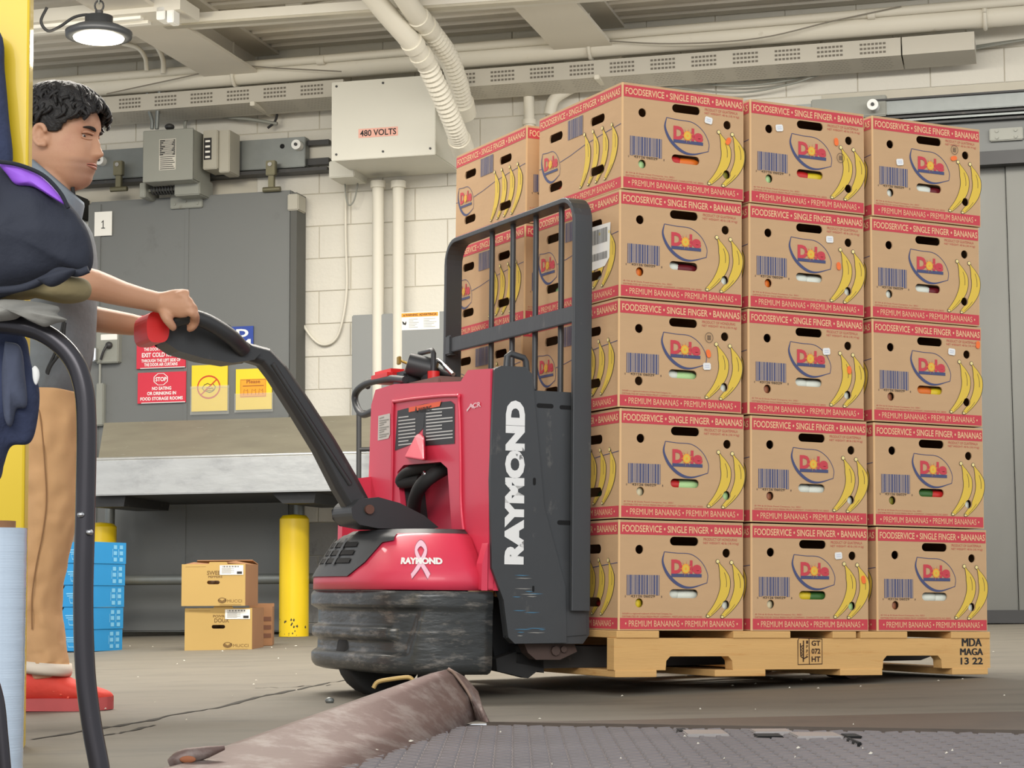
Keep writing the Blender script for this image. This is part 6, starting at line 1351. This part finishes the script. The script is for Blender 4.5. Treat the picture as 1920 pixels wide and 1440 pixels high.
for k, (dy, du) in enumerate(((-.085, 0), (.1, -26))):
    m = MB(); rings = []
    for v, rx in ((1243, .064), (1241, .071), (1256, .073), (1264, .068), (1258, .06)): rings.append([pw(86+du, v, dy)+Vector((rx*.92*math.cos(a), rx*math.sin(a), -.006*math.cos(a))) for a in [2*math.pi*j/24 for j in range(24)]])
    m.loft(rings, 0, True, False); o = mp(m, 'trouser_cuff', mat('cuff_pale', (222, 210, 194), .9)); o.modifiers.new('thick', 'SOLIDIFY').thickness = .004
    # shoes
    SHO = mat('shoe_red', (226, 72, 58), .7, var=.15, scale=20, bump=.2); SOL = mat('shoe_sole', (190, 84, 84), .7, var=.2, scale=12)
    zf = floor_z(feet.x, PY+dy)
    def shoe_ring(x, hw, h0, h1): return [Vector((x, PY+dy+hw*math.cos(a), zf+h0+(h1-h0)*(.5+.5*math.sin(a)) if True else 0)) for a in [2*math.pi*j/20 for j in range(20)]]
    X0 = pw(-8+du, 1300, dy).x; L_ = pw(212, 1300, dy).x-pw(-8, 1300, dy).x
    m = MB(); m.loft([shoe_ring(X0+L_*f, hw, .022, h1) for f, hw, h1 in ((0, .02, .05), (.03, .034, .095), (.12, .041, .122), (.3, .046, .128), (.44, .046, .12), (.55, .046, .1), (.66, .047, .08), (.8, .047, .066), (.92, .038, .056), (.98, .022, .048), (1, .008, .04))]); sh_ = subsurf(mp(m, 'shoe', SHO), 1)
    m = MB()
    for i in range(5):
        f = .42+.06*i; x = X0+L_*f; m.tube(bez([Vector((x-.005, PY+dy-.042, zf+.065-.008*i)), Vector((x, PY+dy-.02, zf+.098-.012*i)), Vector((x, PY+dy+.02, zf+.098-.012*i))], 4), .003, 6)
    mp(m, 'shoe_laces', mat('lace_red', (240, 104, 84), .8))
    m = MB(); sol_ = [(0, .018), (.05, .034), (.2, .038), (.45, .038), (.7, .048), (.88, .045), (.97, .028), (1.0, .01)]
    P = [(X0+L_*f, PY+dy-w_) for f, w_ in sol_]+[(X0+L_*f, PY+dy+w_) for f, w_ in reversed(sol_)]
    m.prism(P, lambda p: Vector((p[0], p[1], zf+.001+.014*max(0, (p[0]-X0)/L_-.8))), lambda p: Vector((p[0], p[1], zf+.032+.018*max(0, (p[0]-X0)/L_-.75)))); bevel(mp(m, 'shoe_sole', SOL), .005, 2)

# ================================================================== NEAR LEFT: COLUMN, CART HANDLE, HANGING CLOTHES
q = at(55, 700, 4.0); fz0 = floor_z(q.x, 4.0); qt = at(57, 0, 4.0); qb = at(46, 980, 4.0); sl = (qt.x-qb.x)/(qt.z-qb.z); xb0 = qb.x+(fz0-qb.z)*sl; zt = 3.0; xt = qb.x+(zt-qb.z)*sl
t = thing('yellow_column', 'yellow painted steel column at the left edge of the picture', 'column', None, (xb0-.1, 4.0, fz0))
m = MB(); o0 = Vector((xb0-.1, 4.0, fz0)); hh = zt-fz0; sh = xt-xb0
m.add([(-.2, 0, 0), (.1, 0, 0), (.06, .2, 0), (-.2, .2, 0), (-.2+sh, 0, hh), (.1+sh, 0, hh), (.06+sh, .2, hh), (-.2+sh, .2, hh)], [(0, 3, 2, 1), (4, 5, 6, 7), (0, 1, 5, 4), (1, 2, 6, 5), (2, 3, 7, 6), (3, 0, 4, 7)]); bevel(m.build('column_shaft', YELLOW, t), .006)
# stretch film roll
c_ = at(-14, 1400, 3.42); fz = floor_z(c_.x, 3.42); rr = at(46, 1200, 3.42).x-c_.x; ht = at(0, 977, 3.42).z-fz
t = thing('film_roll', 'upright roll of pale blue stretch film on the floor', 'film roll', None, (c_.x, 3.42, fz))
FILM = mat('film', (190, 206, 222), .22, var=.06, scale=3, stretch=(1, 1, 60), coat=.5, bump=.1, bscale=8)
m = MB(); n = 40; m.loft([[Vector((rr*(1+.006*math.sin(i*2.1))*math.cos(2*math.pi*j/30), rr*(1+.006*math.sin(i*2.1))*math.sin(2*math.pi*j/30), .012+(ht-.024)*i/n)) for j in range(30)] for i in range(n+1)]); m.build('film', FILM, t)
m = MB(); m.cyl((0, 0, 0), (0, 0, ht), rr*.62, 24); m.build('cardboard_core', CARTIN, t)
# tubular cart handle
t = thing('cart_handle', 'black bent tube frame hung with jackets at the left edge', 'cart frame', None, at(190, 1442, 3.2)); tb = at(190, 1442, 3.2)
def ct(mb, name, mats): return mb.build(name, mats, t, loc=-tb)
P = [at(u, v, 3.2) for u, v in ((-330, 1450), (-345, 1200), (-335, 760), (-300, 660), (-220, 612), (-60, 606), (30, 610), (85, 626), (130, 664), (154, 715), (162, 790), (160, 950), (156, 1120), (160, 1260), (172, 1360), (186, 1436), (190, 1475))]
m = MB(); m.tube(bez(P, 8), .0155, 18); ct(m, 'bent_tube', BLKTUBE)
m = MB(); m.tube(bez([at(-25, 1240, 3.1), at(-4, 1310, 3.1), at(4, 1380, 3.1), at(12, 1470, 3.1)], 6), .009, 12); ct(m, 'side_tube', BLKTUBE)
for u, v in ((168, 998), (152, 965)):
    q = at(u, v, 3.185); m = MB(); m.sphere(q, (.006, .006, .005)); ct(m, 'rivet', CHROME)
# draped cloth helper: closed puffy body from a star-shaped outline
def puffy(name, outl, Y, th, mt, lab=None, cat=None, wr=.012, seed=0, centre=None, nr=9):
    pts = []
    n0 = len(outl)
    P3 = bez([Vector((u, v, 0)) for u, v in outl]+[Vector((*outl[0], 0))], 5)[:-1]
    cu = centre or (sum(p.x for p in P3)/len(P3), sum(p.y for p in P3)/len(P3)); rings = []
    for side in (-1, 1):
        ks = [1-(k/nr)**1.6 for k in range(nr+1)]
        if side == 1: ks = list(reversed(ks))[0:]
        for s in ks:
            ring = []
            for p in P3:
                u = cu[0]+(p.x-cu[0])*max(s, .0004); v = cu[1]+(p.y-cu[1])*max(s, .0004); q = at(u, v, Y); nv = noise.noise(Vector((u*.018+seed, v*.018, seed)))+.6*noise.noise(Vector((u*.04+seed, v*.012, seed+3)))
                q.y += side*th*math.sqrt(max(0, 1-s*s))*(1+.0*nv)+wr*nv*(1-s**6); ring.append(q)
            rings.append(ring)
    half = nr+1; rings = rings[:half][::-1]+rings[half:][::-1][1:] if False else rings
    m = MB(); fr = rings[:half]; bk_ = rings[half:]
    # front: outline -> centre, back: centre -> outline
    m.loft(list(reversed(fr))+[bk_[i] for i in range(len(bk_)-1, -1, -1)][1:], 0, True, False)
    return m
NAVY = mat('navy_cloth', (40, 44, 56), .8, var=.15, scale=10, bump=.25, bscale=40)
NAVY2 = mat('navy_fleece', (50, 58, 84), .95, var=.2, scale=24, bump=.3, bscale=70)
jk = thing('dark_jacket', 'dark navy jacket with purple lining draped over the cart frame', 'jacket', None, at(60, 545, 3.15)); jb = at(60, 545, 3.15)
m = puffy('shell', [(-90, 330), (-10, 302), (35, 318), (95, 350), (135, 385), (165, 430), (176, 480), (166, 512), (130, 518), (85, 532), (35, 548), (-90, 560)], 3.15, .07, NAVY, wr=.010, seed=2, centre=(20, 440)); subsurf(m.build('jacket_shell', NAVY, jk, loc=-jb), 1)
m = puffy('lining', [(-6, 304), (30, 308), (70, 326), (100, 352), (124, 384), (98, 371), (62, 350), (30, 346), (12, 326)], 3.105, .012, None, wr=.004, seed=4, centre=(60, 342)); m.build('purple_lining', mat('purple_cloth', (150, 88, 214), .6, var=.15, scale=12), jk, loc=-jb)
m = MB(); m.tube(bez([at(u, v, 3.09) for u, v in ((-5, 303), (35, 309), (80, 328), (112, 360), (128, 390))], 5), .0032, 8); m.build('collar_edge', mat('collar_black', (34, 36, 44), .9), jk, loc=-jb)
m = MB(); m.tube(bez([at(u, v, 3.085) for u, v in ((-20, 546), (40, 540), (85, 522), (110, 508), (145, 512), (166, 505))], 5), .006, 8); m.build('hem_binding', NAVY, jk, loc=-jb)
m = puffy('cord_lock', [(70, 525), (95, 512), (130, 503), (142, 508), (120, 528), (95, 538)], 3.07, .014, None, wr=.003, centre=(108, 519)); m.build('cord_lock', NAVY, jk, loc=-jb)
o = puffy('sleeve', [(-60, 30), (0, 60), (8, 130), (16, 220), (22, 312), (-20, 330), (-70, 320)], 3.955, .03, NAVY2, wr=.006, seed=7).build('hanging_sleeve', NAVY2); tag(o, 'dark blue garment edge hanging against the yellow column', 'garment')
o = puffy('cap', [(-80, 528), (20, 530), (90, 524), (140, 520), (164, 526), (172, 545), (160, 562), (120, 568), (60, 556), (20, 562), (-80, 568)], 3.2, .05, LINEN, wr=.02, seed=9, centre=(60, 545)).build('khaki_cloth', mat('khaki_cloth', (150, 136, 98), .8, var=.2, scale=10, bump=.2)); tag(o, 'bunched khaki cloth below the dark jacket', 'cloth')
o = puffy('rag', [(-80, 560), (30, 562), (100, 572), (112, 580), (108, 590), (126, 600), (105, 606), (80, 612), (45, 590), (15, 600), (-80, 604)], 3.165, .03, LINEN, wr=.012, seed=11, centre=(20, 585)).build('grey_rag', LINEN); tag(o, 'torn grey rag lying on top of the bent tube', 'rag')
fl = thing('blue_fleece', 'dark blue fleece hanging below the bent tube', 'fleece', None, at(30, 890, 3.26)); fb = at(30, 890, 3.26)
m = puffy('fleece', [(-80, 615), (20, 618), (48, 632), (58, 680), (74, 730), (70, 790), (56, 832), (20, 838), (4, 880), (-8, 905), (-80, 900)], 3.27, .035, NAVY2, wr=.012, seed=13, centre=(5, 740)); subsurf(m.build('fleece_body', NAVY2, fl, loc=-fb), 1)
m = puffy('cuff', [(10, 640), (38, 650), (46, 700), (50, 760), (30, 768), (20, 800), (8, 780), (4, 700)], 3.235, .02, None, wr=.006, seed=17); m.build('sleeve', mat('fleece_grey', (74, 80, 98), .95, var=.2, scale=30, bump=.3), fl, loc=-fb)
m = puffy('patch', [(60, 690), (66, 686), (73, 694), (74, 708), (68, 722), (62, 712)], 3.232, .004, None, wr=0); m.build('white_patch', WHITE, fl, loc=-fb)
